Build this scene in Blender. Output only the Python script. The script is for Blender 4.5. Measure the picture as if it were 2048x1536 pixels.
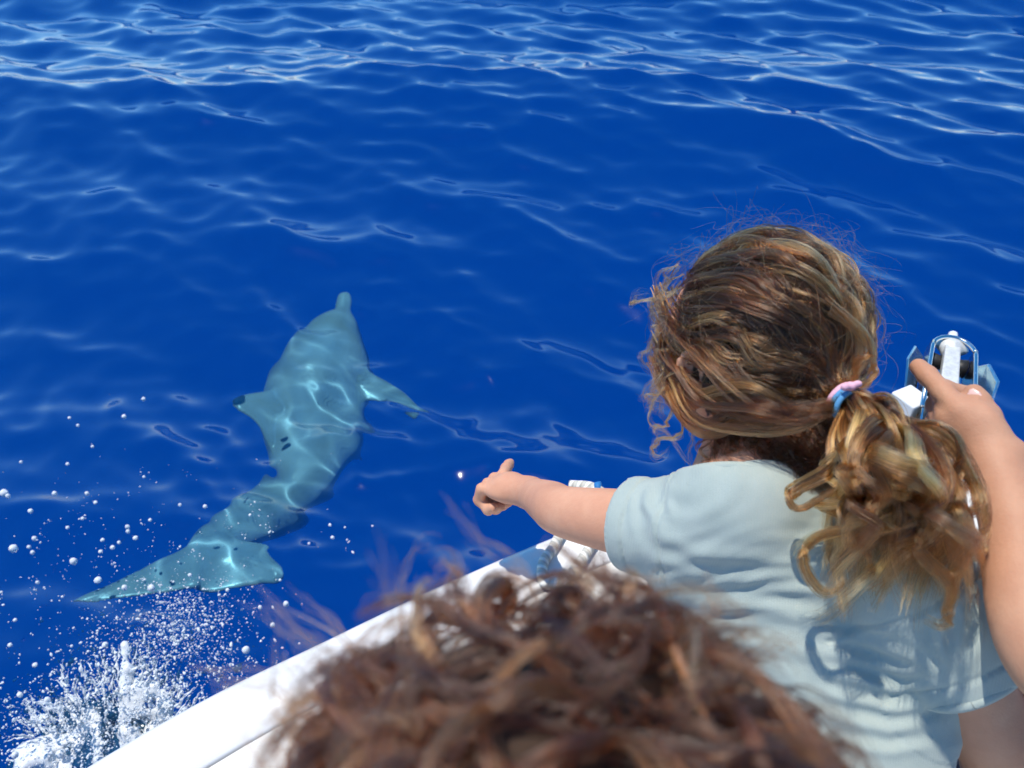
import bpy, math, random
import numpy as np
from mathutils import Vector, Matrix

for o in list(bpy.data.objects):
    bpy.data.objects.remove(o)
scene = bpy.context.scene
COL = scene.collection
R = math.radians
rng = np.random.default_rng(11)
random.seed(5)

# ------------------------------------------------------------------ camera
CAM = np.array((0.0, 0.0, 1.85))          # water level is z = 0
PITCH = R(40.0)
LENS, SENSOR = 26.0, 36.0
cd = bpy.data.cameras.new('camera')
cam = bpy.data.objects.new('camera', cd)
COL.objects.link(cam)
cam.location = CAM
cam.rotation_euler = (R(90) - PITCH, 0, 0)
cd.lens, cd.sensor_width = LENS, SENSOR
cd.clip_start, cd.clip_end = 0.02, 3000
cd.dof.use_dof = True
cd.dof.focus_distance = 0.9
cd.dof.aperture_fstop = 8.2
scene.camera = cam

# ------------------------------------------------------------------ sky, sun, exposure
SUN = np.array((-0.27, 0.10, 0.96)); SUN /= np.linalg.norm(SUN)   # direction to the sun
SUN_EL = math.asin(SUN[2])
world = bpy.data.worlds.new('World')
scene.world = world
world.use_nodes = True
wn = world.node_tree
sky = wn.nodes.new('ShaderNodeTexSky')
sky.sky_type = 'NISHITA'
sky.sun_disc = False
sky.sun_elevation = SUN_EL
sky.sun_rotation = math.atan2(SUN[0], SUN[1])
sky.air_density, sky.dust_density, sky.ozone_density = 1.0, 0.0, 1.6
sky.altitude = 2500
bg = wn.nodes['Background']
bg.inputs['Strength'].default_value = 0.15
hsv = wn.nodes.new('ShaderNodeHueSaturation')          # clear, strongly blue sky of a dry summer noon
hsv.inputs['Saturation'].default_value = 1.35
hsv.inputs['Hue'].default_value = 0.494
wn.links.new(sky.outputs[0], hsv.inputs['Color'])
wn.links.new(hsv.outputs[0], bg.inputs['Color'])

sd = bpy.data.lights.new('sun', 'SUN')
sd.energy = 3.2
sd.angle = R(0.55)
sd.color = (1.0, 0.935, 0.83)
sun = bpy.data.objects.new('sun', sd)
COL.objects.link(sun)
sun.location = (-3, 0, 8)
sun.rotation_euler = Vector(SUN).to_track_quat('Z', 'Y').to_euler()
sd.cycles.is_caustics_light = True

scene.view_settings.view_transform = 'Standard'
scene.view_settings.look = 'None'
scene.view_settings.gamma = 1.0
scene.view_settings.exposure = 0.62
scene.view_settings.use_curve_mapping = False
scene.render.engine = 'CYCLES'
cy = scene.cycles
cy.use_denoising = True
try:
    cy.denoiser = 'OPENIMAGEDENOISE'
except Exception:
    pass
cy.max_bounces = 10
cy.diffuse_bounces = 3
cy.glossy_bounces = 4
cy.transmission_bounces = 8
cy.transparent_max_bounces = 16
cy.sample_clamp_indirect = 6.0
cy.sample_clamp_direct = 4.0
cy.caustics_reflective = False
cy.caustics_refractive = True
cy.blur_glossy = 0.3

# ------------------------------------------------------------------ from a picture point to a place in the world
FX = 1024.0 / math.tan(math.atan(SENSOR / 2 / LENS))      # pixels of the 2048 px wide photograph
VR = np.array((1.0, 0, 0))
VF = np.array((0, math.cos(PITCH), -math.sin(PITCH)))
VU = np.array((0, math.sin(PITCH), math.cos(PITCH)))
def ray(px, py):
    d = VF + VR * ((px - 1024) / FX) - VU * ((py - 768) / FX)
    return d / np.linalg.norm(d)
def at(px, py, dist):                    # at a distance from the eye
    return CAM + ray(px, py) * dist
def atz(px, py, z):                      # on a level
    d = ray(px, py)
    return CAM + d * ((z - CAM[2]) / d[2])
def atw(px, py, z):                      # under water, seen through a calm surface; also the apparent distance
    if z >= 0:
        p = atz(px, py, z); return p, np.linalg.norm(p - CAM)
    d = ray(px, py); p = atz(px, py, 0.0)
    e = 1 / 1.333
    c = -d[2]
    q = e * d + (e * c - math.sqrt(1 - e * e * (1 - c * c))) * np.array((0, 0, 1.0))
    t = z / q[2]
    return p + q * t, np.linalg.norm(p - CAM) + 0.75 * t
def proj(P):                             # world to photograph pixels
    P = np.asarray(P, float) - CAM
    w = P @ VF
    return np.stack((1024 + FX * (P @ VR) / w, 768 - FX * (P @ VU) / w), -1)
def unit(v):
    v = np.asarray(v, float)
    return v / max(np.linalg.norm(v), 1e-9)

# ------------------------------------------------------------------ objects and tags
def link(o, parent=None):
    COL.objects.link(o)
    if parent is not None:
        o.parent = parent
    return o
def tag(o, label=None, cat=None, group=None, kind=None):
    for k, v in (('label', label), ('category', cat), ('group', group), ('kind', kind)):
        if v: o[k] = v
    return o
def empty(name, loc, label, cat, group=None):
    o = bpy.data.objects.new(name, None)
    o.empty_display_size = 0.1
    o.location = loc
    link(o)
    return tag(o, label, cat, group)
def keep(o, parent):                     # parent, leaving the shape where it was modelled
    o.parent = parent
    o.location = o.location - parent.location
    return o
def mesh(name, V, F, mat, parent=None, smooth=True, local=False):
    me = bpy.data.meshes.new(name)
    V = np.asarray(V, np.float32)
    if isinstance(F, np.ndarray):
        n, k = F.shape
        me.vertices.add(len(V)); me.vertices.foreach_set('co', V.ravel())
        me.loops.add(n * k); me.loops.foreach_set('vertex_index', F.astype(np.int32).ravel())
        me.polygons.add(n); me.polygons.foreach_set('loop_start', np.arange(0, n * k, k, dtype=np.int32))
        me.update(calc_edges=True)
    else:
        me.from_pydata([tuple(v) for v in V], [], F); me.update()
    me.polygons.foreach_set('use_smooth', np.full(len(me.polygons), smooth))
    if mat is not None: me.materials.append(mat)
    o = bpy.data.objects.new(name, me)
    link(o)
    if parent is not None: keep(o, parent)
    return o
def attr(o, name, vals):
    a = o.data.attributes.new(name, 'FLOAT', 'POINT')
    a.data.foreach_set('value', np.asarray(vals, np.float32))

# ------------------------------------------------------------------ implicit shapes on a grid, turned into one skin
class Vol:
    def __init__(s, lo, hi, h):
        s.lo = np.asarray(lo, float); s.h = h
        s.n = np.ceil((np.asarray(hi, float) - s.lo) / h).astype(int) + 1
        s.F = np.full(s.n, 0.3, np.float32)
        s.ax = [(s.lo[i] + h * np.arange(s.n[i])).astype(np.float32) for i in range(3)]
    def block(s, lo, hi):
        a = np.clip(np.floor((np.asarray(lo) - s.lo) / s.h).astype(int), 0, s.n - 1)
        b = np.clip(np.ceil((np.asarray(hi) - s.lo) / s.h).astype(int) + 1, 1, s.n)
        sl = tuple(slice(a[i], max(b[i], a[i] + 1)) for i in range(3))
        return sl, (s.ax[0][sl[0]][:, None, None], s.ax[1][sl[1]][None, :, None], s.ax[2][sl[2]][None, None, :])
    def put(s, fn, lo, hi, k=0.0, op='add'):
        pad = 3 * s.h + k
        sl, (X, Y, Z) = s.block(np.asarray(lo) - pad, np.asarray(hi) + pad)
        d = fn(X, Y, Z).astype(np.float32)
        f = s.F[sl]
        if op == 'sub':
            d = -d
            hh = np.maximum(k - np.abs(f - d), 0) / k if k > 0 else 0
            s.F[sl] = np.maximum(f, d) + (hh * hh * k / 4 if k > 0 else 0)
        else:
            hh = np.maximum(k - np.abs(f - d), 0) / k if k > 0 else 0
            s.F[sl] = np.minimum(f, d) - (hh * hh * k / 4 if k > 0 else 0)
    def cone(s, a, b, ra, rb, k=0.0, op='add'):
        a = np.asarray(a, float); b = np.asarray(b, float); ba = b - a; L = max(ba @ ba, 1e-12)
        def fn(X, Y, Z):
            x, y, z = X - a[0], Y - a[1], Z - a[2]
            t = np.clip((x * ba[0] + y * ba[1] + z * ba[2]) / L, 0, 1)
            return np.sqrt((x - t * ba[0]) ** 2 + (y - t * ba[1]) ** 2 + (z - t * ba[2]) ** 2) - (ra + t * (rb - ra))
        r = max(ra, rb)
        s.put(fn, np.minimum(a, b) - r, np.maximum(a, b) + r, k, op)
    def ell(s, c, r, M=None, k=0.0, op='add'):         # M: rows are the ellipsoid's own axes
        c = np.asarray(c, float); r = np.asarray(r, float)
        M = np.eye(3) if M is None else np.asarray(M, float)
        def fn(X, Y, Z):
            x, y, z = X - c[0], Y - c[1], Z - c[2]
            q = [(x * M[i, 0] + y * M[i, 1] + z * M[i, 2]) / r[i] for i in range(3)]
            k0 = np.sqrt(q[0] ** 2 + q[1] ** 2 + q[2] ** 2)
            k1 = np.sqrt((q[0] / r[0]) ** 2 + (q[1] / r[1]) ** 2 + (q[2] / r[2]) ** 2) + 1e-6
            return k0 * (k0 - 1) / k1
        e = np.sqrt(((M * r[:, None]) ** 2).sum(0))
        s.put(fn, c - e, c + e, k, op)
    def chain(s, P, rad, k=0.0, op='add'):
        for i in range(len(P) - 1):
            s.cone(P[i], P[i + 1], rad[i], rad[i + 1], k, op)
    def skin(s, smooth=2):
        F = s.F; ins = F < 0
        c = [ins[i:F.shape[0] - 1 + i, j:F.shape[1] - 1 + j, l:F.shape[2] - 1 + l] for i in (0, 1) for j in (0, 1) for l in (0, 1)]
        tot = sum(a.astype(np.int8) for a in c)
        act = np.argwhere((tot > 0) & (tot < 8))
        ids = np.full(np.array(F.shape) - 1, -1, np.int64)
        ids[tuple(act.T)] = np.arange(len(act))
        off = np.array([(i, j, l) for i in (0, 1) for j in (0, 1) for l in (0, 1)])
        cv = np.stack([F[tuple((act + o).T)] for o in off], 1)
        S = np.zeros((len(act), 3)); N = np.zeros(len(act))
        for a in range(8):
            for b in range(a + 1, 8):
                if np.abs(off[a] - off[b]).sum() != 1: continue
                fa, fb = cv[:, a], cv[:, b]
                m = (fa < 0) != (fb < 0)
                t = np.where(m, fa / np.where(m, fa - fb, 1), 0)
                S += np.where(m[:, None], off[a] + t[:, None] * (off[b] - off[a]), 0); N += m
        V = s.lo + s.h * (act + S / N[:, None])
        quads = []
        for ax in range(3):
            u, w = (ax + 1) % 3, (ax + 2) % 3
            sh = [slice(None)] * 3; sh2 = [slice(None)] * 3
            sh[ax] = slice(0, -1); sh2[ax] = slice(1, None)
            for q in (sh, sh2):
                q[u] = slice(1, -1); q[w] = slice(1, -1)
            A, B = ins[tuple(sh)], ins[tuple(sh2)]
            e = np.argwhere(A != B)
            st = A[tuple(e.T)]
            e = e.copy(); e[:, u] += 1; e[:, w] += 1
            def cell(du, dw):
                q = e.copy(); q[:, u] += du; q[:, w] += dw
                return ids[tuple(q.T)]
            Q = np.stack((cell(-1, -1), cell(0, -1), cell(0, 0), cell(-1, 0)), 1)
            Q[~st] = Q[~st][:, ::-1]
            quads.append(Q)
        Q = np.concatenate(quads)
        for it in range(smooth):
            V = relax(V, Q, 0.5); V = relax(V, Q, -0.48)
        return V, Q
def relax(V, Q, f):
    S = np.zeros_like(V); N = np.zeros(len(V))
    for a, b in ((0, 1), (1, 2), (2, 3), (3, 0)):
        for i, j in ((a, b), (b, a)):
            for c in range(3):
                S[:, c] += np.bincount(Q[:, i], V[Q[:, j], c], len(V))
            N += np.bincount(Q[:, i], minlength=len(V))
    return V + f * (S / np.maximum(N, 1)[:, None] - V)
def normals(V, Q):
    n = np.cross(V[Q[:, 2]] - V[Q[:, 0]], V[Q[:, 3]] - V[Q[:, 1]])
    S = np.zeros_like(V)
    for i in range(4):
        for c in range(3):
            S[:, c] += np.bincount(Q[:, i], n[:, c], len(V))
    return S / np.maximum(np.linalg.norm(S, axis=1), 1e-12)[:, None]
def spline(P, n):                        # smooth curve through points (Catmull-Rom); P may carry extra columns
    P = np.asarray(P, float)
    Q = np.vstack((2 * P[0] - P[1], P, 2 * P[-1] - P[-2]))
    t = np.linspace(0, len(P) - 1 - 1e-6, n); i = t.astype(int); f = (t - i)[:, None]
    a, b, c, d = Q[i], Q[i + 1], Q[i + 2], Q[i + 3]
    return 0.5 * (2 * b + (c - a) * f + (2 * a - 5 * b + 4 * c - d) * f ** 2 + (3 * b - a - 3 * c + d) * f ** 3)
def vnoise(P, seed=0):                   # smooth value noise, about -1..1
    P = np.asarray(P, float); i = np.floor(P).astype(np.int64); f = P - i; f = f * f * (3 - 2 * f)
    out = 0
    for dx in (0, 1):
        for dy in (0, 1):
            for dz in (0, 1):
                h = ((i[..., 0] + dx) * 374761393 + (i[..., 1] + dy) * 668265263 + (i[..., 2] + dz) * 2147483647 + seed * 974634777) & 0xffffffff
                h = ((h ^ (h >> 13)) * 1274126177) & 0xffffffff
                h = ((h ^ (h >> 16)) & 0xffff) / 32767.5 - 1
                w = (f[..., 0] if dx else 1 - f[..., 0]) * (f[..., 1] if dy else 1 - f[..., 1]) * (f[..., 2] if dz else 1 - f[..., 2])
                out = out + w * h
    return out

# ------------------------------------------------------------------ materials
def mat(name):
    m = bpy.data.materials.new(name); m.use_nodes = True
    nt = m.node_tree; nt.nodes.clear()
    out = nt.nodes.new('ShaderNodeOutputMaterial')
    return m, nt, out
def node(nt, t, **kw):
    n = nt.nodes.new(t)
    for k, v in kw.items():
        if k in n.inputs: n.inputs[k].default_value = v
        else: setattr(n, k, v)
    return n
def pbsdf(name, col, rough=0.5, spec=0.5, **kw):
    m, nt, out = mat(name)
    b = node(nt, 'ShaderNodeBsdfPrincipled')
    b.inputs['Base Color'].default_value = (*col, 1)
    b.inputs['Roughness'].default_value = rough
    b.inputs['Specular IOR Level'].default_value = spec
    for k, v in kw.items():
        b.inputs[k.replace('_', ' ')].default_value = v
    nt.links.new(b.outputs[0], out.inputs['Surface'])
    return m, nt, b
def ramp(nt, fac, stops):
    r = node(nt, 'ShaderNodeValToRGB')
    els = r.color_ramp.elements
    while len(els) < len(stops): els.new(0.5)
    for e, (p, c) in zip(els, stops):
        e.position = p; e.color = (*c, 1) if len(c) == 3 else c
    nt.links.new(fac, r.inputs[0])
    return r
def noise(nt, scale, detail=3, rough=0.5, coord='Object', vec=None, dist=0.0):
    n = node(nt, 'ShaderNodeTexNoise', Scale=scale, Detail=detail, Roughness=rough, Distortion=dist)
    if vec is None:
        vec = node(nt, 'ShaderNodeTexCoord').outputs[coord]
    nt.links.new(vec, n.inputs['Vector'])
    return n
def bump(nt, height, strength, dist, bsdf, prev=None):
    b = node(nt, 'ShaderNodeBump', Strength=strength, Distance=dist)
    nt.links.new(height, b.inputs['Height'])
    if prev is not None: nt.links.new(prev, b.inputs['Normal'])
    nt.links.new(b.outputs[0], bsdf.inputs['Normal'])
    return b.outputs[0]

# ================================================================== the sea
def wave_set():
    g = np.random.default_rng(22)
    W = []
    for lam0, lam1, n, slope, mean, spread in ((3.5, 6.0, 5, 0.050, 250, 30), (1.1, 2.2, 14, 0.07, 252, 36), (0.42, 1.0, 44, 0.152, 247, 44), (0.17, 0.40, 70, 0.125, 243, 56), (0.09, 0.165, 36, 0.045, 240, 75)):
        for i in range(n):
            lam = lam0 * (lam1 / lam0) ** g.random()
            th = R(mean + spread * g.normal() * 0.6)
            k = 2 * math.pi / lam
            W.append((k * math.cos(th), k * math.sin(th), slope * math.sqrt(2 / n) / k, g.random() * 6.283, lam))
    return W
WAVES = wave_set()
def waves(x, y, spacing=None, chop=0.62):
    X, Y, Z = np.zeros_like(x), np.zeros_like(x), np.zeros_like(x)
    # patches of livelier and calmer water
    gust = 0.95 + 0.12 * vnoise(np.stack((x * 0.35, y * 0.35, x * 0), -1), 4)
    # extra ripples over the dolphin, added to focus sunlight into caustics on it
    caustic_ripple = np.exp(-(((x + 0.62) / 0.55) ** 2 + ((y - 2.15) / 0.75) ** 2))
    for kx, ky, a, ph, lam in WAVES:
        t = kx * x + ky * y + ph
        w = a
        if spacing is not None:
            w = a * np.clip((lam / spacing - 3) / 4, 0, 1)
        w = w * (gust if lam < 1.0 else 1) * (1 + (2.3 if lam < 0.17 else 0.6) * caustic_ripple if lam < 0.30 else 1)
        s, c = np.sin(t), np.cos(t)
        kk = math.hypot(kx, ky)
        Z += w * c; X -= chop * w * s * kx / kk; Y -= chop * w * s * ky / kk
    return X, Y, Z
def build_sea():
    # one sheet, fine near the boat and coarser towards the horizon
    ang = np.concatenate((np.linspace(-R(180), -R(62), 60)[:-1], np.linspace(-R(62), R(62), 700)[:-1], np.linspace(R(62), R(180), 60)))
    rad = [0.25]
    while rad[-1] < 1500:
        rad.append(rad[-1] * (1.0055 if rad[-1] < 25 else 1.06) + 0.001)
    rad = np.array(rad)
    A, Rr = np.meshgrid(ang, rad)
    x, y = Rr * np.sin(A), Rr * np.cos(A) + 0.2
    sp = np.maximum(Rr * 0.0055, 0.002) * np.where(Rr > 25, 11, 1) * 1.1
    sp = np.where(np.abs(A) > R(63), Rr * 0.035, sp)
    X, Y, Z = waves(x, y, sp)
    V = np.stack((x + X, y + Y, Z), -1).reshape(-1, 3)
    n, m = A.shape
    i = np.arange(n - 1)[:, None] * m + np.arange(m - 1)[None, :]
    Q = np.stack((i, i + 1, i + m + 1, i + m), -1).reshape(-1, 4)
    mt, nt, out = mat('sea_water')
    g = node(nt, 'ShaderNodeBsdfRefraction', IOR=1.333, Roughness=0.0, Color=(0.55, 0.89, 1.0, 1))
    gl = node(nt, 'ShaderNodeBsdfGlossy', Roughness=0.07, Color=(1, 1, 1, 1))
    fr = node(nt, 'ShaderNodeFresnel', IOR=1.333)
    mx = node(nt, 'ShaderNodeMixShader')
    nt.links.new(fr.outputs[0], mx.inputs[0]); nt.links.new(g.outputs[0], mx.inputs[1]); nt.links.new(gl.outputs[0], mx.inputs[2])
    nt.links.new(mx.outputs[0], out.inputs['Surface'])
    o = mesh('sea', V, Q, mt)
    o.cycles.is_caustics_caster = True
    tag(o, 'deep blue sea with small wind waves', None, kind='structure')
    # added sheet below: its blue stands in for light scattered back by deep water
    m2, nt2, b2 = pbsdf('scatter_sheet', SCATTER_BLUE, 1.0, 0.0)
    a = np.linspace(0, 2 * math.pi, 65)[:-1]
    V2 = np.vstack(((0, 0, -5.0), np.stack((1500 * np.cos(a), 1500 * np.sin(a), a * 0 - 5.0), -1)))
    F2 = [(0, 1 + i, 1 + (i + 1) % 64) for i in range(64)]
    o2 = mesh('scatter_sheet', V2, F2, m2)
    tag(o2, 'blue sheet standing in for light from deep water', None, kind='structure')
SCATTER_BLUE = (0.0, 0.48, 1.0)
build_sea()

# ================================================================== the dolphin
def build_dolphin():
    sp = [  # picture x, y, half width in pixels, level
        (687, 574, 12, -0.14), (687, 587, 15, -0.15), (686, 604, 18, -0.16), (674, 623, 38, -0.18), (663, 641, 53, -0.20),
        (649, 682, 71, -0.23), (635, 730, 88, -0.25), (629, 785, 96, -0.27), (632, 845, 94, -0.27), (627, 900, 85, -0.25),
        (610, 952, 71, -0.23), (578, 998, 62, -0.22), (525, 1040, 60, -0.19), (472, 1076, 52, -0.15), (430, 1108, 40, -0.11), (400, 1138, 26, -0.08)]
    P = []
    for x, y, hw, z in sp:
        z = z * 1.45 if z < -0.12 or y < 700 else z * 1.2 - 0.03
        p, d = atw(x, y, z)
        P.append((*p, hw * d / FX))
    S = spline(P, 90)
    C, rad = S[:, :3], S[:, 3]
    lo = np.array((-1.4, 1.2, -0.9)); hi = np.array((0.05, 3.1, 0.2))
    v = Vol(lo, hi, 0.0085)
    v.chain(C, rad, 0.004)
    # beak: the lower jaw a little longer
    W = lambda x, y, z: atw(x, y, z)[0]
    v.cone(W(688, 574, -0.22), W(685, 622, -0.27), 0.014, 0.026, 0.02)
    def fin(rows, r0, r1, k):
        rows = np.array(rows, float); S2 = spline(rows, 26)
        for i in range(len(S2) - 1):
            u = i / (len(S2) - 2); r = r0 + (r1 - r0) * u
            le, te = S2[i, :3], S2[i, 3:]
            # thicker at the front edge
            for f0, f1, m0, m1 in ((0, .35, .8, 1.0), (.35, 1, 1.0, .45)):
                v.cone(le + (te - le) * f0, le + (te - le) * f1, r * m0, r * m1, k)
    # back fin, leaning with the roll of the body to the left
    fin([(*W(572, 760, -0.290), *W(562, 915, -0.290)), (*W(535, 774, -0.240), *W(541, 878, -0.240)), (*W(505, 776, -0.190), *W(518, 840, -0.190)),
         (*W(480, 779, -0.155), *W(494, 814, -0.160)), (*W(462, 786, -0.140), *W(470, 799, -0.140))], 0.024, 0.010, 0.015)
    # right flipper
    fin([(*W(690, 735, -0.330), *W(695, 800, -0.335)), (*W(722, 740, -0.320), *W(726, 790, -0.325)), (*W(765, 760, -0.310), *W(762, 797, -0.315)),
         (*W(803, 778, -0.305), *W(800, 814, -0.305)), (*W(822, 803, -0.300), *W(822, 824, -0.300)), (*W(838, 830, -0.300), *W(837, 832, -0.300))], 0.024, 0.009, 0.02)
    # left flipper, under the body
    fin([(*W(605, 712, -0.52), *W(610, 775, -0.54)), (*W(580, 730, -0.60), *W(585, 775, -0.61)), (*W(557, 762, -0.68), *W(565, 790, -0.68)), (*W(545, 800, -0.74), *W(548, 804, -0.74))], 0.022, 0.009, 0.02)
    # flukes: right one lifts out of the water, left one dips
    B1, B2 = W(425, 1098, -0.100), W(392, 1180, -0.065)
    fin([(*W(408, 1100, -0.100), *W(385, 1178, -0.070)), (*W(455, 1100, -0.115), *W(415, 1188, -0.100)), (*W(500, 1106, -0.110), *W(455, 1186, -0.100)),
         (*W(535, 1124, -0.105), *W(505, 1178, -0.095)), (*W(556, 1146, -0.100), *W(545, 1170, -0.090)), (*W(562, 1160, -0.090), *W(559, 1166, -0.090))], 0.020, 0.009, 0.016)
    fin([(*W(415, 1095, -0.100), *W(400, 1180, -0.065)), (*W(372, 1118, -0.105), *W(352, 1192, -0.070)), (*W(310, 1148, -0.115), *W(300, 1202, -0.075)),
         (*W(240, 1180, -0.100), *W(243, 1218, -0.075)), (*W(180, 1215, -0.085), *W(186, 1238, -0.075)), (*W(140, 1250, -0.075), *W(146, 1258, -0.075)), (*W(122, 1270, -0.075), *W(123, 1271, -0.075))], 0.020, 0.008, 0.016)
    V, Q = v.skin(3)
    m, nt, b = pbsdf('dolphin_skin', (0.2, 0.24, 0.27), 0.28, 0.5)
    at_ = node(nt, 'ShaderNodeAttribute', attribute_name='pale')
    n1 = noise(nt, 9, 4, 0.6)
    n2 = noise(nt, 60, 3, 0.6)
    mx = node(nt, 'ShaderNodeMath', operation='MULTIPLY_ADD'); mx.inputs[1].default_value = 0.22
    nt.links.new(n1.outputs[0], mx.inputs[0]); nt.links.new(at_.outputs['Fac'], mx.inputs[2])
    r = ramp(nt, mx.outputs[0], [(0.0, (0.24, 0.255, 0.27)), (0.35, (0.46, 0.48, 0.50)), (0.72, (0.70, 0.72, 0.74)), (1.0, (0.80, 0.81, 0.80))])
    nt.links.new(r.outputs[0], b.inputs['Base Color'])
    bump(nt, n2.outputs[0], 0.08, 0.01, b)
    root = empty('dolphin', tuple(C[45]), 'grey dolphin swimming away just under the surface beside the boat, tail flukes at its splash', 'dolphin')
    o = mesh('body', V, Q, m, root)
    # pale belly: the body is rolled, its back to the left, its belly to the right and below
    N = normals(V, Q)
    j = np.argmin(((V[:, None, ::1][:, 0, None, :] - C[None, ::3]) ** 2).sum(-1), 1) if len(V) < 60000 else np.zeros(len(V), int)
    back = unit((-0.62, -0.05, 0.78))
    dn = -(N @ back)
    pale = np.clip(0.28 + 0.62 * dn, 0, 1)
    attr(o, 'pale', pale)
    o.cycles.is_caustics_receiver = True
    return o
build_dolphin()

# ================================================================== the boat
DECK, SC = 0.95, 1.2
BOW = np.array((0.84, 1.044)); HD = np.array((0.5, 0.866)); PT = np.array((-0.866, 0.5))   # bow, heading, to port
def bp(s, w, z):                         # s metres aft of the bow, w to port
    q = BOW - HD * (s * SC) + PT * (w * SC)
    return np.array((q[0], q[1], z))
HB = spline([(0.0, 0.03), (0.06, 0.055), (0.15, 0.10), (0.41, 0.315), (0.57, 0.437), (0.80, 0.575), (1.05, 0.70), (1.6, 0.88), (2.3, 1.0), (3.2, 1.05), (4.2, 1.02), (5.2, 0.97)], 90)
def build_boat():
    root = empty('motorboat', tuple(bp(2.6, 0, 0)), 'small white motorboat with a plain white foredeck and anchor fitting at its bow', 'boat')
    gel, nt, b = pbsdf('white_gelcoat', (0.74, 0.74, 0.73), 0.22, 0.5, Coat_Weight=0.25, Coat_Roughness=0.15)
    n = noise(nt, 7, 5, 0.6); n2 = noise(nt, 160, 2, 0.5)
    r = ramp(nt, n.outputs[0], [(0.3, (0.70, 0.695, 0.675)), (0.6, (0.75, 0.75, 0.745))])
    nt.links.new(r.outputs[0], b.inputs['Base Color'])
    bump(nt, n2.outputs[0], 0.05, 0.002, b)
    deckm, nt, b = pbsdf('non_skid_deck', (0.78, 0.76, 0.70), 0.55, 0.3)
    n = noise(nt, 9, 5, 0.65); vo = node(nt, 'ShaderNodeTexVoronoi', Scale=420.0)
    tc = node(nt, 'ShaderNodeTexCoord'); nt.links.new(tc.outputs['Object'], vo.inputs['Vector'])
    r = ramp(nt, n.outputs[0], [(0.3, (0.66, 0.635, 0.57)), (0.65, (0.73, 0.71, 0.665))])
    nt.links.new(r.outputs[0], b.inputs['Base Color'])
    bump(nt, vo.outputs['Distance'], 0.35, 0.002, b)
    # hull shell: the section runs from the keel up the side, over the rounded deck edge and in to the seam
    def section(w):
        f = max(w - 0.02, 0.01)
        q = [(0.0, -0.35), (f * 0.55, -0.12), (f * 0.80, 0.15), (f * 0.92, 0.50), (f * 0.985, 0.80), (w - 0.004, DECK - 0.05), (w, DECK - 0.025)]
        for a in (20, 45, 70, 90):
            q.append((w - 0.022 + 0.022 * math.cos(R(a)), DECK - 0.022 + 0.022 * math.sin(R(a))))
        inner = max(w - 0.085, w * 0.35)
        q += [(w - (w - inner) * 0.5, DECK + 0.001), (inner + 0.003, DECK), (inner, DECK - 0.003), (inner - 0.0025, DECK - 0.012)]
        return q
    V, F = [], []
    for side in (1, -1):
        base = len(V)
        for s, w in HB:
            # rake of the stem: lower points lie further aft near the bow
            for ww, z in section(w):
                rk = max(0, (DECK - z)) * 0.55 * max(0, 1 - s / 1.2)
                V.append(bp(s + rk, side * ww, z))
        m = len(section(1.0))
        for i in range(len(HB) - 1):
            for j in range(m - 1):
                a = base + i * m + j
                q = (a, a + 1, a + m + 1, a + m)
                F.append(q if side < 0 else q[::-1])
    m = len(section(1.0)); nb = len(HB)
    # stem and transom
    for j in range(m - 1):
        F.append((j, j + 1, nb * m + j + 1, nb * m + j))
        e = (nb - 1) * m
        F.append((e + j + 1, e + j, nb * m + e + j, nb * m + e + j + 1))
    mesh('hull', V, F, gel, root)
    # deck panel inside the seam
    V, F = [], []
    for s, w in HB:
        inner = max(w - 0.085, w * 0.35)
        for t in np.linspace(-1, 1, 13):
            V.append(bp(s, (inner - 0.003) * t, DECK - 0.002 + 0.006 * (1 - t * t)))
    for i in range(nb - 1):
        for j in range(12):
            a = i * 13 + j
            F.append((a, a + 13, a + 14, a + 1))
    mesh('foredeck', V, F, deckm, root)
    return root, gel
boat, GEL = build_boat()

def box_pts(c, ax, ay, az, hx, hy, hz, taper=1.0):
    V = []
    for z in (-1, 1):
        k = taper if z > 0 else 1
        for x, y in ((-1, -1), (1, -1), (1, 1), (-1, 1)):
            V.append(np.asarray(c) + ax * x * hx * k + ay * y * hy * k + az * z * hz)
    F = [(3, 2, 1, 0), (4, 5, 6, 7), (0, 1, 5, 4), (1, 2, 6, 5), (2, 3, 7, 6), (3, 0, 4, 7)]
    return V, F
def bevel(o, w, seg=2):
    m = o.modifiers.new('bevel', 'BEVEL'); m.width = w; m.segments = seg; m.limit_method = 'ANGLE'
    return o
def tube(name, P, rad, mt, parent=None, seg=10, cap=True):
    P = np.asarray(P, float); n = len(P)
    rad = np.full(n, rad) if np.isscalar(rad) else np.asarray(rad)
    T = np.gradient(P, axis=0); T /= np.linalg.norm(T, axis=1)[:, None]
    u = unit(np.cross(T[0], (0.31, 0.2, 0.93))); V = []
    for i in range(n):
        u = unit(u - T[i] * (u @ T[i])); w = np.cross(T[i], u)
        for a in np.linspace(0, 2 * math.pi, seg, endpoint=False):
            V.append(P[i] + rad[i] * (math.cos(a) * u + math.sin(a) * w))
    F = [(i * seg + j, i * seg + (j + 1) % seg, (i + 1) * seg + (j + 1) % seg, (i + 1) * seg + j) for i in range(n - 1) for j in range(seg)]
    if cap:
        F += [tuple(range(seg))[::-1], tuple(range((n - 1) * seg, n * seg))]
    return mesh(name, V, F, mt, parent)
def plate(name, pts, up, thick, mt, parent):          # a flat outline given thickness along 'up'
    pts = np.asarray(pts, float); n = len(pts); up = np.asarray(up) * thick / 2
    V = np.vstack((pts - up, pts + up))
    F = [tuple(range(n))[::-1], tuple(range(n, 2 * n))] + [(i, (i + 1) % n, n + (i + 1) % n, n + i) for i in range(n)]
    o = mesh(name, V, F, mt, parent, smooth=False)
    return bevel(o, thick * 0.3)

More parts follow.
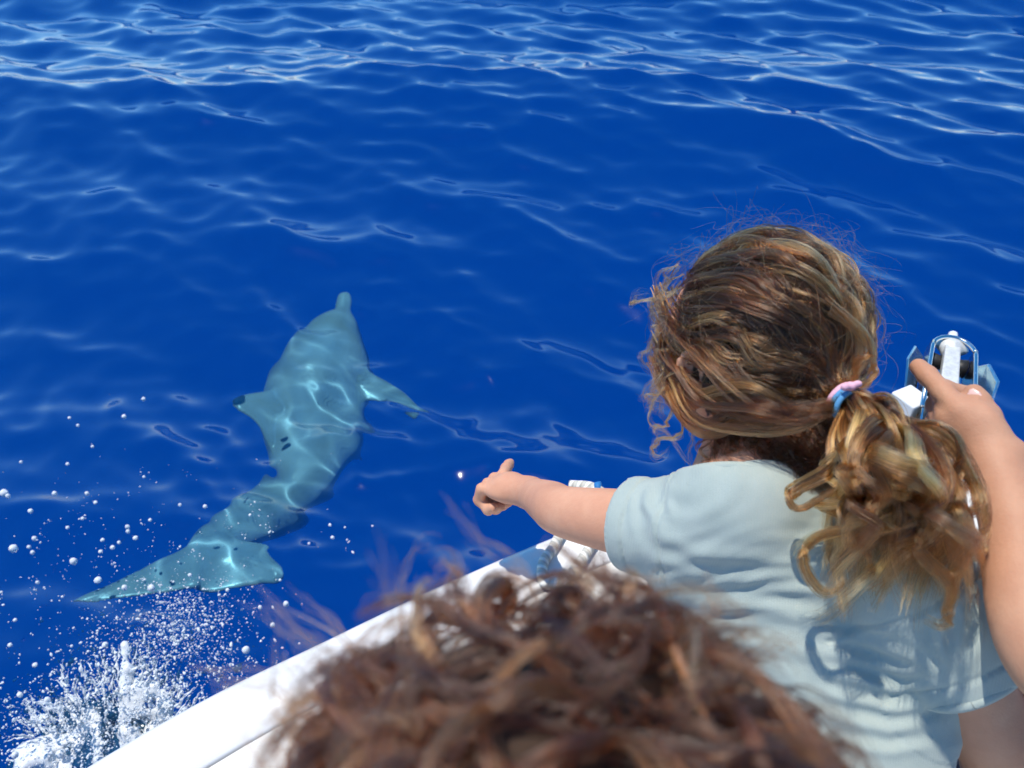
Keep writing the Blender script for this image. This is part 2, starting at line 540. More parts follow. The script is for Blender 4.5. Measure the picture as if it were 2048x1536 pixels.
def build_bow():
    AD = unit((0.447, 0.894, 0)); A1 = atz(1903, 695, DECK + 0.058); AP = np.array((-AD[1], AD[0], 0))
    def rp(s, w, z):                     # along the roller, measured like bp
        q = A1 - AD * (s + 0.165) + AP * w
        return np.array((q[0], q[1], z))
    steel, nt, b = pbsdf('stainless_steel', (0.62, 0.64, 0.66), 0.16, 0.5, Metallic=1.0)
    n = noise(nt, 60, 3, 0.6); r = ramp(nt, n.outputs[0], [(0.3, (0.10, 0.10, 0.10)), (0.7, (0.28, 0.28, 0.28))])
    nt.links.new(r.outputs[0], b.inputs['Roughness'])
    zinc, nt, b = pbsdf('galvanised_steel', (0.62, 0.63, 0.62), 0.5, 0.4, Metallic=0.25)
    n = noise(nt, 90, 4, 0.7); r = ramp(nt, n.outputs[0], [(0.3, (0.50, 0.51, 0.50)), (0.6, (0.70, 0.71, 0.69))])
    nt.links.new(r.outputs[0], b.inputs['Base Color'])
    bump(nt, n.outputs[0], 0.15, 0.003, b)
    H = AD; P = AP; Z = np.array((0, 0, 1.0))
    up = unit(Z * 0.98 + H * 0.0)
    roller = mesh('bow_roller', *box_pts(rp(-0.02, 0, DECK + 0.004), H, P, Z, 0.15, 0.034, 0.004), steel, boat, smooth=False)
    bevel(roller, 0.002)
    for sgn in (1, -1):                  # cheeks of the roller, rising to the nose
        prof = [(0.12, 0.008), (0.10, 0.055), (-0.02, 0.062), (-0.10, 0.075), (-0.15, 0.07), (-0.168, 0.045), (-0.16, 0.015), (-0.12, 0.006)]
        c = plate('roller_cheek', [rp(s, sgn * 0.037, DECK + z) for s, z in prof], P, 0.004, steel, boat)
    # rolled nose between the cheeks
    tube('roller_wheel', [rp(-0.14, w, DECK + 0.035) for w in (-0.033, -0.02, 0, 0.02, 0.033)], [0.018, 0.015, 0.012, 0.015, 0.018], pbsdf('black_rubber', (0.02, 0.02, 0.022), 0.5)[0], boat, 18)
    # steel hoop over the nose
    a = np.linspace(0, math.pi, 19)
    hoop = [rp(-0.13 - 0.045 * math.sin(t), 0.036 * math.cos(t), DECK + 0.074) for t in a]
    hoop = [rp(0.05, 0.040, DECK + 0.066)] + hoop + [rp(0.05, -0.040, DECK + 0.066)]
    tube('hoop', spline(hoop, 40), 0.0042, steel, boat, 8)
    # square white bitt to port of the roller, with a bolt
    c = atz(1813, 818, DECK + 0.03); c[2] = DECK + 0.031
    ax, ay = unit(H * 0.8 - P * 0.6), unit(H * 0.6 + P * 0.8)
    bt = bevel(mesh('mooring_bitt', *box_pts(c, ax, ay, Z, 0.024, 0.024, 0.030), GEL, boat, smooth=False), 0.003)
    rust, _, _ = pbsdf('rusty_bolt', (0.28, 0.16, 0.09), 0.7, 0.3)
    # the bolt on the face turned to the crew
    face = ax if ax @ np.array((1.0, -0.6, 0)) > ay @ np.array((1.0, -0.6, 0)) else ay
    face = -ay if abs(ay @ np.array((0.4, -1, 0))) > abs(ax @ np.array((0.4, -1, 0))) and ay[1] > 0 else face
    bq = c + face * 0.0242 + Z * 0.006
    bo = tube('bolt', [bq - face * 0.002, bq + face * 0.004], 0.007, rust, None, 6)
    bo.parent = bt; bo.location = -Vector(boat.location); bo.matrix_parent_inverse.identity()
    bo.location = (0, 0, 0); bo.location = Vector((0, 0, 0)) - bt.matrix_basis.translation - Vector(boat.location)
    # anchor stowed in the roller
    root = empty('anchor', tuple(rp(-0.05, 0, DECK + 0.01)), 'pale galvanised anchor stowed in the steel bow roller', 'anchor')
    sh = [rp(0.10, 0, DECK + 0.045), rp(-0.16, 0, DECK + 0.062)]
    d = unit(sh[1] - sh[0]); pz = unit(np.cross(P, d)) * -1
    pz = pz if pz[2] > 0 else -pz
    m_ = mesh('shank', *box_pts((sh[0] + sh[1]) / 2, P, pz, d, 0.0175, 0.011, 0.135, 0.74), zinc, root, smooth=False); bevel(m_, 0.003)
    # domed crown at the far end, closed by a pin
    cr = rp(-0.165, 0, DECK + 0.058)
    v = Vol(cr - 0.07, cr + 0.07, 0.0022)
    v.ell(cr, (0.029, 0.013, 0.013), np.array((P, d, pz)), 0.0)
    v.cone(cr - d * 0.012 - pz * 0.004, cr, 0.016, 0.017, 0.01)
    V, Q = v.skin(2); mesh('crown', V, Q, zinc, root)
    tube('pin', [cr + d * 0.008, cr + d * 0.042, cr + d * 0.045], [0.0088, 0.0088, 0.0065], GEL, root, 16)
    for sgn in (1, -1):                  # flukes either side, dished upwards
        A = rp(-0.13, sgn * 0.046, DECK + 0.05)
        prof = [(-0.15, 0.042, 0.035), (-0.135, 0.062, 0.062), (-0.07, 0.074, 0.072), (0.0, 0.066, 0.05), (0.045, 0.05, 0.02), (0.0, 0.045, 0.012), (-0.08, 0.043, 0.01)]
        plate('fluke', [rp(s, sgn * w, DECK + z) for s, w, z in prof], unit(P * sgn + Z * 0.4), 0.005, steel, root)
    tube('shackle', spline([rp(0.10, 0.018, DECK + 0.046), rp(0.125, 0.02, DECK + 0.045), rp(0.145, 0.0, DECK + 0.043), rp(0.125, -0.02, DECK + 0.045), rp(0.10, -0.018, DECK + 0.046)], 20), 0.005, steel, root, 8)
build_bow()

def build_rope():
    m, nt, b = pbsdf('white_rope', (0.78, 0.76, 0.70), 0.75, 0.2)
    v = node(nt, 'ShaderNodeTexWave', Scale=1.0, Distortion=0.0, wave_type='BANDS', bands_direction='DIAGONAL')
    uv = node(nt, 'ShaderNodeAttribute', attribute_name='lay')
    mm = node(nt, 'ShaderNodeMath', operation='SINE'); nt.links.new(uv.outputs['Fac'], mm.inputs[0])
    nt.nodes.remove(v)
    r = ramp(nt, mm.outputs[0], [(0.0, (0.55, 0.53, 0.47)), (0.5, (0.80, 0.78, 0.72))])
    nt.links.new(r.outputs[0], b.inputs['Base Color'])
    bump(nt, mm.outputs[0], 0.6, 0.003, b)
    root = empty('mooring_rope', tuple(atz(1190, 1010, DECK)), 'white twisted mooring rope lying over the deck edge behind the outstretched arm', 'rope')
    pts = [atz(1420, 1010, DECK + .008), atz(1330, 995, DECK + .02), at(1250, 1000, 1.116), at(1205, 987, 1.128), at(1165, 984, 1.140), at(1140, 1000, 1.152), atz(1128, 1050, DECK + .012),
           atz(1108, 1092, DECK + .008), atz(1086, 1128, DECK + .009), atz(1090, 1165, DECK + .009), atz(1130, 1160, DECK + .009), atz(1162, 1122, DECK + .009), atz(1186, 1085, DECK + .009),
           atz(1215, 1050, DECK + .01), at(1215, 1000, 1.134), at(1185, 975, 1.140), at(1140, 970, 1.152)]
    def strand(name, pts, rad, parent):
        S = spline(pts, 260); seg = 14
        L = np.concatenate(((0,), np.cumsum(np.linalg.norm(np.diff(S, axis=0), axis=1))))
        o = tube(name, S, rad, m, parent, seg)
        lay = (L[:, None] * 2 * math.pi / 0.013 + np.linspace(0, 2 * math.pi, seg, endpoint=False)[None, :] * 1.0).ravel()
        attr(o, 'lay', lay)
        return o
    strand('strand', pts, 0.0078, root)
    blue, _, _ = pbsdf('blue_whipping', (0.02, 0.16, 0.42), 0.6, 0.3)
    e0, e1 = at(1192, 977, 1.138), at(1203, 975, 1.136)
    tube('whipping', [e0, e0 * .5 + e1 * .5, e1], 0.0098, blue, root, 16)
build_rope()

# ================================================================== people
def skin_mat(name, base, deep, rough=0.58):
    m, nt, b = pbsdf(name, base, rough, 0.28, Subsurface_Weight=0.12, Subsurface_Scale=0.02)
    b.inputs['Subsurface Radius'].default_value = (1.0, 0.35, 0.2)
    n = noise(nt, 22, 4, 0.6); n2 = noise(nt, 420, 3, 0.6)
    r = ramp(nt, n.outputs[0], [(0.25, tuple(c * 0.93 for c in deep)), (0.45, deep), (0.7, base)])
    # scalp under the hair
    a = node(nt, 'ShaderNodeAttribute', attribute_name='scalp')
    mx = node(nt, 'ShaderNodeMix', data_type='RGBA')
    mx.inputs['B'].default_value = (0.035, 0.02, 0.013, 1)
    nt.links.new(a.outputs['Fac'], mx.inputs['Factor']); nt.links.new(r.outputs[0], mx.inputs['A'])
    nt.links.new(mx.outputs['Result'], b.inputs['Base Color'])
    n3 = noise(nt, 70, 4, 0.7)
    p = bump(nt, n2.outputs[0], 0.25, 0.0014, b)
    bump(nt, n3.outputs[0], 0.10, 0.004, b, p)
    return m
SKIN_A = skin_mat('girl_skin', (0.63, 0.335, 0.215), (0.57, 0.28, 0.175))
SKIN_B = skin_mat('tanned_skin', (0.54, 0.295, 0.185), (0.48, 0.245, 0.15))
def frame(F, U):
    F = unit(F); U = unit(np.asarray(U, float) - F * (np.asarray(U, float) @ F)); L = np.cross(U, F)
    return F, U, L
def limb(v, pts, rad):                   # one even, tapering tube of flesh
    S = spline([(*p, r) for p, r in zip(pts, rad)], 30)
    v.chain(S[:, :3], S[:, 3], 0.003)
def finger(v, base, dirs, lens, r0, r1, k=0.003):
    p = np.asarray(base, float)
    n = len(lens); pts = [p]
    for d, l in zip(dirs, lens):
        p = p + unit(d) * l; pts.append(p)
    rr = np.linspace(r0, r1, n + 1)
    for i in range(n):
        v.cone(pts[i], pts[i + 1], rr[i], rr[i + 1], k)
    for i in range(1, n):                # knuckles slightly thicker
        v.ell(pts[i], np.full(3, rr[i] * 1.06), None, k)
    return pts
def head(v, c, F, U, L, s=1.0):          # child's head about 0.2 m tall
    M = np.array((L, F, U))
    P = lambda l, f, u: c + (L * l + F * f + U * u) * s
    v.ell(P(0, 0, 0), np.array((0.073, 0.088, 0.083)) * s, M)
    v.ell(P(0, 0.030, -0.045), np.array((0.060, 0.058, 0.062)) * s, M, 0.03 * s)
    v.ell(P(0, 0.058, -0.092), np.array((0.026, 0.022, 0.020)) * s, M, 0.025 * s)     # chin
    for sg in (1, -1):
        v.ell(P(sg * 0.036, 0.058, -0.056), np.full(3, 0.026) * s, M, 0.02 * s)       # cheeks
        v.ell(P(sg * 0.030, 0.084, -0.020), np.array((0.015, 0.008, 0.010)) * s, M, 0.008 * s, 'sub')   # eye sockets
        v.ell(P(sg * 0.030, 0.072, -0.020), np.full(3, 0.0125) * s, M, 0.002 * s)     # eyeball under the lid
        # ears: rim, bowl, lobe
        e = P(sg * 0.074, -0.008, -0.030)
        Me = np.array((unit(L * sg - F * 0.55), F, unit(U - F * 0.15)))
        v.ell(e, np.array((0.007, 0.017, 0.028)) * s, Me, 0.006 * s)
        v.ell(e + (L * sg * 0.006 + F * 0.003) * s, np.array((0.006, 0.009, 0.016)) * s, Me, 0.004 * s, 'sub')
        v.ell(e - U * 0.027 * s + F * 0.004 * s, np.full(3, 0.0075) * s, Me, 0.006 * s)
    v.cone(P(0, 0.083, -0.015), P(0, 0.098, -0.043), 0.007 * s, 0.010 * s, 0.010 * s) # nose
    for sg in (1, -1): v.ell(P(sg * 0.009, 0.091, -0.046), np.full(3, 0.0065) * s, M, 0.005 * s)
    v.ell(P(0, 0.082, -0.068), np.array((0.019, 0.008, 0.0055)) * s, M, 0.004 * s)    # lips
    v.ell(P(0, 0.080, -0.077), np.array((0.016, 0.008, 0.006)) * s, M, 0.004 * s)
    v.ell(P(0, 0.092, -0.0725), np.array((0.018, 0.006, 0.0012)) * s, M, 0.001 * s, 'sub')
def hand_fist(v, W, palm_c, fwd, back, radial, s, index_dir, index_len):
    """fist with the index finger out: fwd from wrist to knuckles, back = back of the hand, radial = towards the thumb side"""
    M = np.array((radial, fwd, back))
    v.cone(W, palm_c - fwd * 0.012 * s, 0.019 * s, 0.021 * s, 0.012)
    v.ell(palm_c, np.array((0.027, 0.031, 0.0145)) * s, M, 0.010)
    for i, off in enumerate((0.022, 0.0075, -0.0075, -0.021)):
        kn = palm_c + radial * off * s + fwd * (0.028 - 0.003 * abs(i - 1)) * s + back * 0.003 * s
        if i == 0:
            d = unit(index_dir)
            finger(v, kn, (d, unit(d - back * 0.06), unit(d - back * 0.10)), np.array((0.42, 0.32, 0.26)) * index_len, 0.0082 * s, 0.0062 * s)
        else:
            l = (0, 0.030, 0.028, 0.023)[i] * s
            finger(v, kn, (unit(fwd * 0.55 - back * 0.85), unit(-fwd * 0.75 - back * 0.65), unit(-fwd * 0.9 + back * 0.45)), (l, l * 0.8, l * 0.55), 0.0085 * s, 0.0068 * s)

# ------------------------------------------------------------------ the girl at the rail
HC = at(1512, 668, 0.735)
HF, HU, HL = frame((-0.44, 0.86, -0.30), (0.03, 0.34, 0.93))
NB = at(1490, 985, 0.715)                                     # base of the neck
LS, RS = at(1385, 1070, 0.735), at(1815, 1150, 0.72)          # shoulders
T1, T2, T3, T4 = at(1565, 1110, 0.775), at(1592, 1310, 0.80), at(1610, 1500, 0.815), at(1610, 1640, 0.84)
SD = unit(RS - LS); SPN = unit(T1 - T3); SPN = unit(SPN - SD * (SPN @ SD)); BK = np.cross(SD, SPN)
if BK @ (CAM - T2) < 0: BK = -BK
MT = np.array((SD, BK, SPN))
LEL, LWR = at(1132, 1024, 0.845), at(1060, 986, 0.975)
REL = at(1998, 1500, 0.85)
def build_girl():
    root = empty('person', tuple(atz(1600, 1600, DECK)), 'curly haired girl in a pale mint t-shirt pointing at the dolphin from the rail', 'person')
    v = Vol((-0.06, 0.08, 0.93), (0.56, 0.98, 1.60), 0.0031)
    head(v, HC, HF, HU, HL)
    v.cone(HC - HU * 0.045 - HF * 0.022, NB, 0.045, 0.043, 0.02)
    v.cone(NB, T1 + SPN * 0.05, 0.044, 0.06, 0.03)
    for c, r in ((T1, (0.112, 0.066, 0.085)), (T2, (0.098, 0.068, 0.11)), (T3, (0.100, 0.072, 0.09)), (T4, (0.108, 0.085, 0.08))):
        v.ell(c, r, MT, 0.03)
    # left arm stretched out over the rail
    v.ell(LS, (0.042,) * 3, None, 0.03)
    limb(v, [LS, LS * 0.5 + LEL * 0.5, LEL, LEL * 0.6 + LWR * 0.4, LWR], [0.036, 0.0335, 0.0280, 0.0265, 0.0190])
    fw = unit(at(984, 966, 1.03) - LWR)
    back = unit(VU * 0.8 - VF * 0.5); back = unit(back - fw * (back @ fw)); rad_ = np.cross(fw, back)
    if rad_ @ VF < 0: rad_ = -rad_
    pc = LWR + fw * 0.050
    tip = at(1019, 926, 1.10)
    kn = pc + rad_ * 0.022 * 0.95 + fw * 0.026
    hand_fist(v, LWR, pc, fw, back, rad_, 1.02, tip - kn, np.linalg.norm(tip - kn))
    finger(v, pc + rad_ * 0.016 - fw * 0.022 - back * 0.006, (unit(rad_ * 0.45 + fw * 0.7 - back * 0.55), unit(fw * 0.9 - back * 0.5 - rad_ * 0.1), unit(fw * 0.7 - back * 0.3 - rad_ * 0.6)), (0.022, 0.018, 0.014), 0.0115, 0.0075, 0.006)
    # right arm, propped on the deck
    v.ell(RS, (0.042,) * 3, None, 0.03)
    RWR = np.array((REL[0] + 0.095, REL[1] + 0.05, DECK + 0.045))
    limb(v, [RS, RS * 0.45 + REL * 0.55, REL, REL * 0.5 + RWR * 0.5, RWR], [0.040, 0.038, 0.033, 0.030, 0.021])
    hp = RWR + np.array((0.045, 0.012, -0.018)); fd = unit((0.95, 0.25, -0.08)); lat = np.array((-0.25, 0.95, 0))
    v.ell(hp, (0.036, 0.030, 0.014), np.array((fd, lat, (0, 0, 1.0))), 0.014)
    for i, o in enumerate((0.022, 0.008, -0.007, -0.02)):
        finger(v, hp + lat * o + fd * 0.028, (fd + np.array((0, 0, 0.05)), fd - np.array((0, 0, 0.1)), fd - np.array((0, 0, 0.25))), (0.024, 0.017, 0.013) if i in (1, 2) else (0.02, 0.014, 0.011), 0.0078, 0.006)
    finger(v, hp + lat * 0.024 - fd * 0.015, (lat * 0.8 + fd * 0.5, lat * 0.5 + fd, fd), (0.02, 0.016, 0.012), 0.009, 0.0065)
    # folded legs
    for sg in (-1, 1):
        hip = T4 + SD * 0.045 * sg
        hip[2] = max(hip[2], DECK + 0.075)
        kne = np.array((hip[0] - 0.03 + 0.03 * sg, hip[1] + 0.17, DECK + 0.06))
        ank = np.array((hip[0] + 0.01 - 0.03 * sg, hip[1] + 0.03 + 0.05 * sg, DECK + 0.036))
        v.cone(hip, kne, 0.064, 0.047, 0.03); v.cone(kne, ank, 0.043, 0.028, 0.01); v.cone(ank, ank + np.array((-0.02, -0.09, -0.008)), 0.025, 0.02, 0.01)
    V, Q = v.skin(2)
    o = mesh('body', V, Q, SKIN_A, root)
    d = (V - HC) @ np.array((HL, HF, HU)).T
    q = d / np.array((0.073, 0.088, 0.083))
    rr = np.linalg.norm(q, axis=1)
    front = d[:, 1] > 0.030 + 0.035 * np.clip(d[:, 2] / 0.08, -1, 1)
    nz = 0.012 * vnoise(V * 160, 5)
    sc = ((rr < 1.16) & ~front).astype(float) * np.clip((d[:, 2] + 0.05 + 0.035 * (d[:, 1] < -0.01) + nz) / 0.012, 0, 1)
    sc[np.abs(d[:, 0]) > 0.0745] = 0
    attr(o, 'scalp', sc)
    return root, v
girl, GV = build_girl()

def fabric(name, col, dark, rib=900.0):
    m, nt, b = pbsdf(name, col, 0.85, 0.15, Sheen_Weight=0.25, Sheen_Roughness=0.5)
    n = noise(nt, 35, 4, 0.6); n2 = noise(nt, 900, 2, 0.5)
    r = ramp(nt, n.outputs[0], [(0.3, dark), (0.7, col)])
    nt.links.new(r.outputs[0], b.inputs['Base Color'])
    tc = node(nt, 'ShaderNodeTexCoord'); mp = node(nt, 'ShaderNodeMapping')
    nt.links.new(tc.outputs['Object'], mp.inputs['Vector'])
    mp.inputs['Rotation'].default_value = (0, 0, R(8))
    w = node(nt, 'ShaderNodeTexWave', Scale=rib / 6.283, Distortion=0.6); nt.links.new(mp.outputs[0], w.inputs['Vector'])
    w.inputs['Detail'].default_value = 1.0
    p = bump(nt, w.outputs['Fac'], 0.10, 0.0012, b)
    bump(nt, n2.outputs[0], 0.25, 0.0012, b, p)
    return m
SHIRT = fabric('mint_jersey', (0.375, 0.435, 0.41), (0.335, 0.395, 0.37))
def crease(V, N, pts, h, w, two=0.55):   # a fold along a line of picture points on the cloth facing the camera
    px = proj(V)
    pts = np.asarray(pts, float); best = np.full(len(V), 1e9); tt = np.zeros(len(V))
    for i in range(len(pts) - 1):
        a, b = pts[i], pts[i + 1]; ab = b - a
        t = np.clip(((px - a) @ ab) / (ab @ ab), 0, 1)
        dd = px - (a + t[:, None] * ab)
        sgn = np.sign(dd[:, 0] * -ab[1] + dd[:, 1] * ab[0])
        d = np.linalg.norm(dd, axis=1)
        m = d < np.abs(best); best[m] = (d * sgn)[m]; tt[m] = ((i + t) / (len(pts) - 1))[m]
    fade = np.sin(np.clip(tt, 0.02, 0.98) * math.pi) ** 0.6
    facing = np.clip(N @ BK * 1.6, 0, 1)
    g = np.exp(-(best / w) ** 2) - two * np.exp(-((best - 1.7 * w) / w) ** 2)
    return h * g * fade * facing
def build_shirt():
    h = 0.0026
    v = Vol((0.02, 0.12, 0.99), (0.50, 0.72, 1.46), h)
    for c, r in ((T1, (0.126, 0.083, 0.098)), (T1 * 0.5 + T2 * 0.5, (0.132, 0.086, 0.10)), (T2, (0.143, 0.090, 0.11)), (T3 - SD * 0.016, (0.138, 0.096, 0.10)), (T4 + SPN * 0.02 - SD * 0.02, (0.128, 0.100, 0.085))):
        v.ell(c, r, MT, 0.025)
    LH, RH = LS * 0.52 + LEL * 0.48, RS * 0.50 + REL * 0.50
    LH = at(1262, 1048, 0.768)
    RH = at(1948, 1330, 0.755)
    v.ell(LS, (0.052,) * 3, None, 0.03); v.ell(RS, (0.056,) * 3, None, 0.03)
    v.cone(NB - SPN * 0.012, T1, 0.066, 0.082, 0.03)
    # hollow sleeves with a clean hem
    def sleeve(a, b, ra, rb, ia, ib):
        ba = b - a; L = ba @ ba; d = unit(ba)
        def fn(X, Y, Z):
            x, y, z = X - a[0], Y - a[1], Z - a[2]
            t = (x * ba[0] + y * ba[1] + z * ba[2]) / L
            tc = np.clip(t, 0, 1.2)
            q = np.sqrt((x - tc * ba[0]) ** 2 + (y - tc * ba[1]) ** 2 + (z - tc * ba[2]) ** 2)
            out = np.maximum(q - (ra + tc * (rb - ra)), (t - 1) * math.sqrt(L))
            hole = np.maximum(q - (ia + tc * (ib - ia)), (0.62 - t) * math.sqrt(L))
            return np.maximum(out, -hole)
        v.put(fn, np.minimum(a, b) - 0.07, np.maximum(a, b) + 0.07, 0.012)
    sleeve(LS, LH, 0.052, 0.0465, 0.044, 0.0390)
    sleeve(RS, RH, 0.060, 0.0580, 0.053, 0.0505)
    # neck hole
    nd = unit(HC - HU * 0.05 - NB)
    v.put(lambda X, Y, Z: -((X - NB[0]) * nd[0] + (Y - NB[1]) * nd[1] + (Z - NB[2]) * nd[2] - 0.012) + 0 * X, NB + nd * 0.07 - 0.06, NB + nd * 0.07 + 0.06, 0.004, 'sub')
    v.cone(NB - nd * 0.01, NB + nd * 0.05, 0.046, 0.05, 0.0, 'sub')
    # open hem at the hips
    hm = T4 - SPN * 0.035
    v.put(lambda X, Y, Z: ((X - hm[0]) * SPN[0] + (Y - hm[1]) * SPN[1] + (Z - hm[2]) * SPN[2]) + 0 * X, hm - 0.2, hm + 0.2, 0.0, 'sub')
    V, Q = v.skin(3)
    N = normals(V, Q)
    # folds
    D = np.zeros(len(V))
    for pts, hh, w in (
        ([(1290, 1010), (1330, 1080), (1420, 1110), (1560, 1120), (1650, 1112)], 0.0060, 17),
        ([(1270, 1100), (1400, 1150), (1560, 1160), (1680, 1200)], 0.0045, 18),
        ([(1260, 1160), (1400, 1205), (1540, 1215), (1640, 1240)], 0.0060, 16),
        ([(1420, 1270), (1560, 1290), (1680, 1330)], 0.0038, 18),
        ([(1880, 1345), (1800, 1310), (1700, 1275), (1620, 1262)], 0.0055, 12),
        ([(1885, 1355), (1810, 1345), (1720, 1320), (1640, 1300)], 0.0050, 12),
        ([(1885, 1370), (1800, 1382), (1710, 1358), (1630, 1340)], 0.0058, 12),
        ([(1885, 1400), (1790, 1420), (1700, 1400), (1640, 1385)], 0.0052, 12),
        ([(1870, 1440), (1780, 1462), (1690, 1440), (1620, 1420)], 0.0055, 13),
        ([(1870, 1490), (1780, 1505), (1680, 1490), (1600, 1465)], 0.0050, 13),
        ([(1300, 975), (1292, 1010), (1310, 1040)], 0.0050, 10),
        ([(1345, 960), (1335, 1000), (1345, 1030)], 0.0050, 10),
        ([(1262, 985), (1262, 1040), (1275, 1100)], 0.0030, 10),
        ([(1910, 1180), (1925, 1240), (1915, 1300)], 0.0040, 11),
        ([(1960, 1220), (1965, 1270), (1940, 1330)], 0.0045, 12),
        ([(1870, 1200), (1880, 1280), (1895, 1340)], 0.0055, 10)):
        D += crease(V, N, pts, hh * 0.55, w)
    uu, vv, ww = (V - T1) @ SD, (V - T1) @ SPN, (V - T1) @ BK
    D += 0.0020 * vnoise(np.stack((uu * 16 + vv * 10, vv * 62 + 9 * vnoise(V * 9, 4), ww * 20), -1), 12) * np.clip(N @ BK * 1.5, 0, 1)
    D += 0.0014 * vnoise(V * np.array((38, 38, 38)), 3) + 0.0022 * vnoise(V * 17, 8)
    # hem band of the sleeves: a slightly thicker double layer
    for S_, H_ in ((LS, LH), (RS, RH)):
        d = unit(H_ - S_); t = (V - H_) @ d
        near = np.linalg.norm(V - H_, axis=1) < 0.085
        D += np.where(near, 0.0012 * (t > -0.017) - 0.0012 * np.exp(-((t + 0.018) / 0.0022) ** 2), 0)
    # seam where the sleeve is set in
    for S_, H_ in ((LS, LH), (RS, RH)):
        d = unit(H_ - S_); t = (V - S_) @ d - 0.006
        near = np.linalg.norm(V - S_, axis=1) < 0.09
        D += np.where(near, 0.0011 * np.exp(-((t - 0.004) / 0.003) ** 2) - 0.0020 * np.exp(-(t / 0.0022) ** 2), 0)
    # hollow sleeves and inner faces must not move through the arm
    V = V + N * D[:, None]
    o = mesh('t_shirt', V, Q, SHIRT, girl)
    o['label'] = 'pale mint short sleeved t-shirt'
    # stitched edges: sleeve hems and neck band
    def band(name, c, d, r, thick, flare):
        u = unit(np.cross(d, (0.3, 0.2, 0.9))); w = np.cross(d, u); a = np.linspace(0, 2 * math.pi, 73)
        P = [c + (r + flare * math.sin(3 * t + 1)) * (math.cos(t) * u + math.sin(t) * w) + d * flare * 1.2 * math.cos(2 * t) for t in a]
        b_ = tube(name, P, thick, SHIRT, None, 8, cap=False)
        b_.parent = o; b_.location = -Vector(girl.location) - o.location
    band('hem', LH - unit(LH - LS) * 0.002, unit(LH - LS), 0.0432, 0.0040, 0.0006)
    band('hem', RH - unit(RH - RS) * 0.002, unit(RH - RS), 0.0540, 0.0042, 0.0010)
    band('neck_band', NB + nd * 0.0075, nd, 0.0545, 0.0055, 0.0004)
    return LH, RH
LH, RH = build_shirt()

# ================================================================== hair
def hair_mat(name, col, rough=0.32, tip=None, var=0.5):
    m, nt, out = mat(name)
    h = node(nt, 'ShaderNodeBsdfHairPrincipled')
    h.parametrization = 'COLOR'
    h.inputs['Roughness'].default_value = rough
    h.inputs['Radial Roughness'].default_value = 0.35
    h.inputs['Random Roughness'].default_value = 0.2
    a = node(nt, 'ShaderNodeAttribute', attribute_name='tone')
    r = ramp(nt, a.outputs['Fac'], col)
    nt.links.new(r.outputs[0], h.inputs['Color'])
    nt.links.new(h.outputs[0], out.inputs['Surface'])
    return m
SUBLOCK = None
def bundle(g, n):                        # one random tone per bundle, a little per strand
    i, m = SUBLOCK
    return 0.85 * g.normal(size=m)[i] + 0.4 * g.normal(size=n)
def hair_obj(name, groups, mt, parent):
    """groups: list of (points n x k x 3, radius at the root, tone per strand)"""
    hc = bpy.data.hair_curves.new(name)
    sizes = np.concatenate([np.full(len(g[0]), g[0].shape[1]) for g in groups]).astype(int)
    hc.add_curves([int(x) for x in sizes])
    P = np.concatenate([g[0].reshape(-1, 3) for g in groups]).astype(np.float32)
    hc.attributes['position'].data.foreach_set('vector', P.ravel())
    rad = []
    for pts, r, tone in groups:
        k = pts.shape[1]; t = np.linspace(0, 1, k)
        rr = np.asarray(r) if not np.isscalar(r) else np.full(len(pts), r)
        rad.append((rr[:, None] * (1 - 0.75 * t ** 3)[None, :]).ravel())
    a = hc.attributes.get('radius') or hc.attributes.new('radius', 'FLOAT', 'POINT')
    a.data.foreach_set('value', np.concatenate(rad).astype(np.float32))
    a = hc.attributes.new('tone', 'FLOAT', 'CURVE')
    a.data.foreach_set('value', np.concatenate([g[2] for g in groups]).astype(np.float32))
    hc.materials.append(mt)
    o = bpy.data.objects.new(name, hc); link(o); keep(o, parent)
    return o
def resample(P, k):
    return np.stack([spline(p, k) for p in P])
def frames(P):                           # normals along strands n x k x 3
    T = np.gradient(P, axis=1); T /= np.maximum(np.linalg.norm(T, axis=2, keepdims=True), 1e-9)
    up = np.array((0.23, 0.41, 0.88))
    A = np.cross(T, up); A /= np.maximum(np.linalg.norm(A, axis=2, keepdims=True), 1e-9)
    B = np.cross(T, A)
    return T, A, B
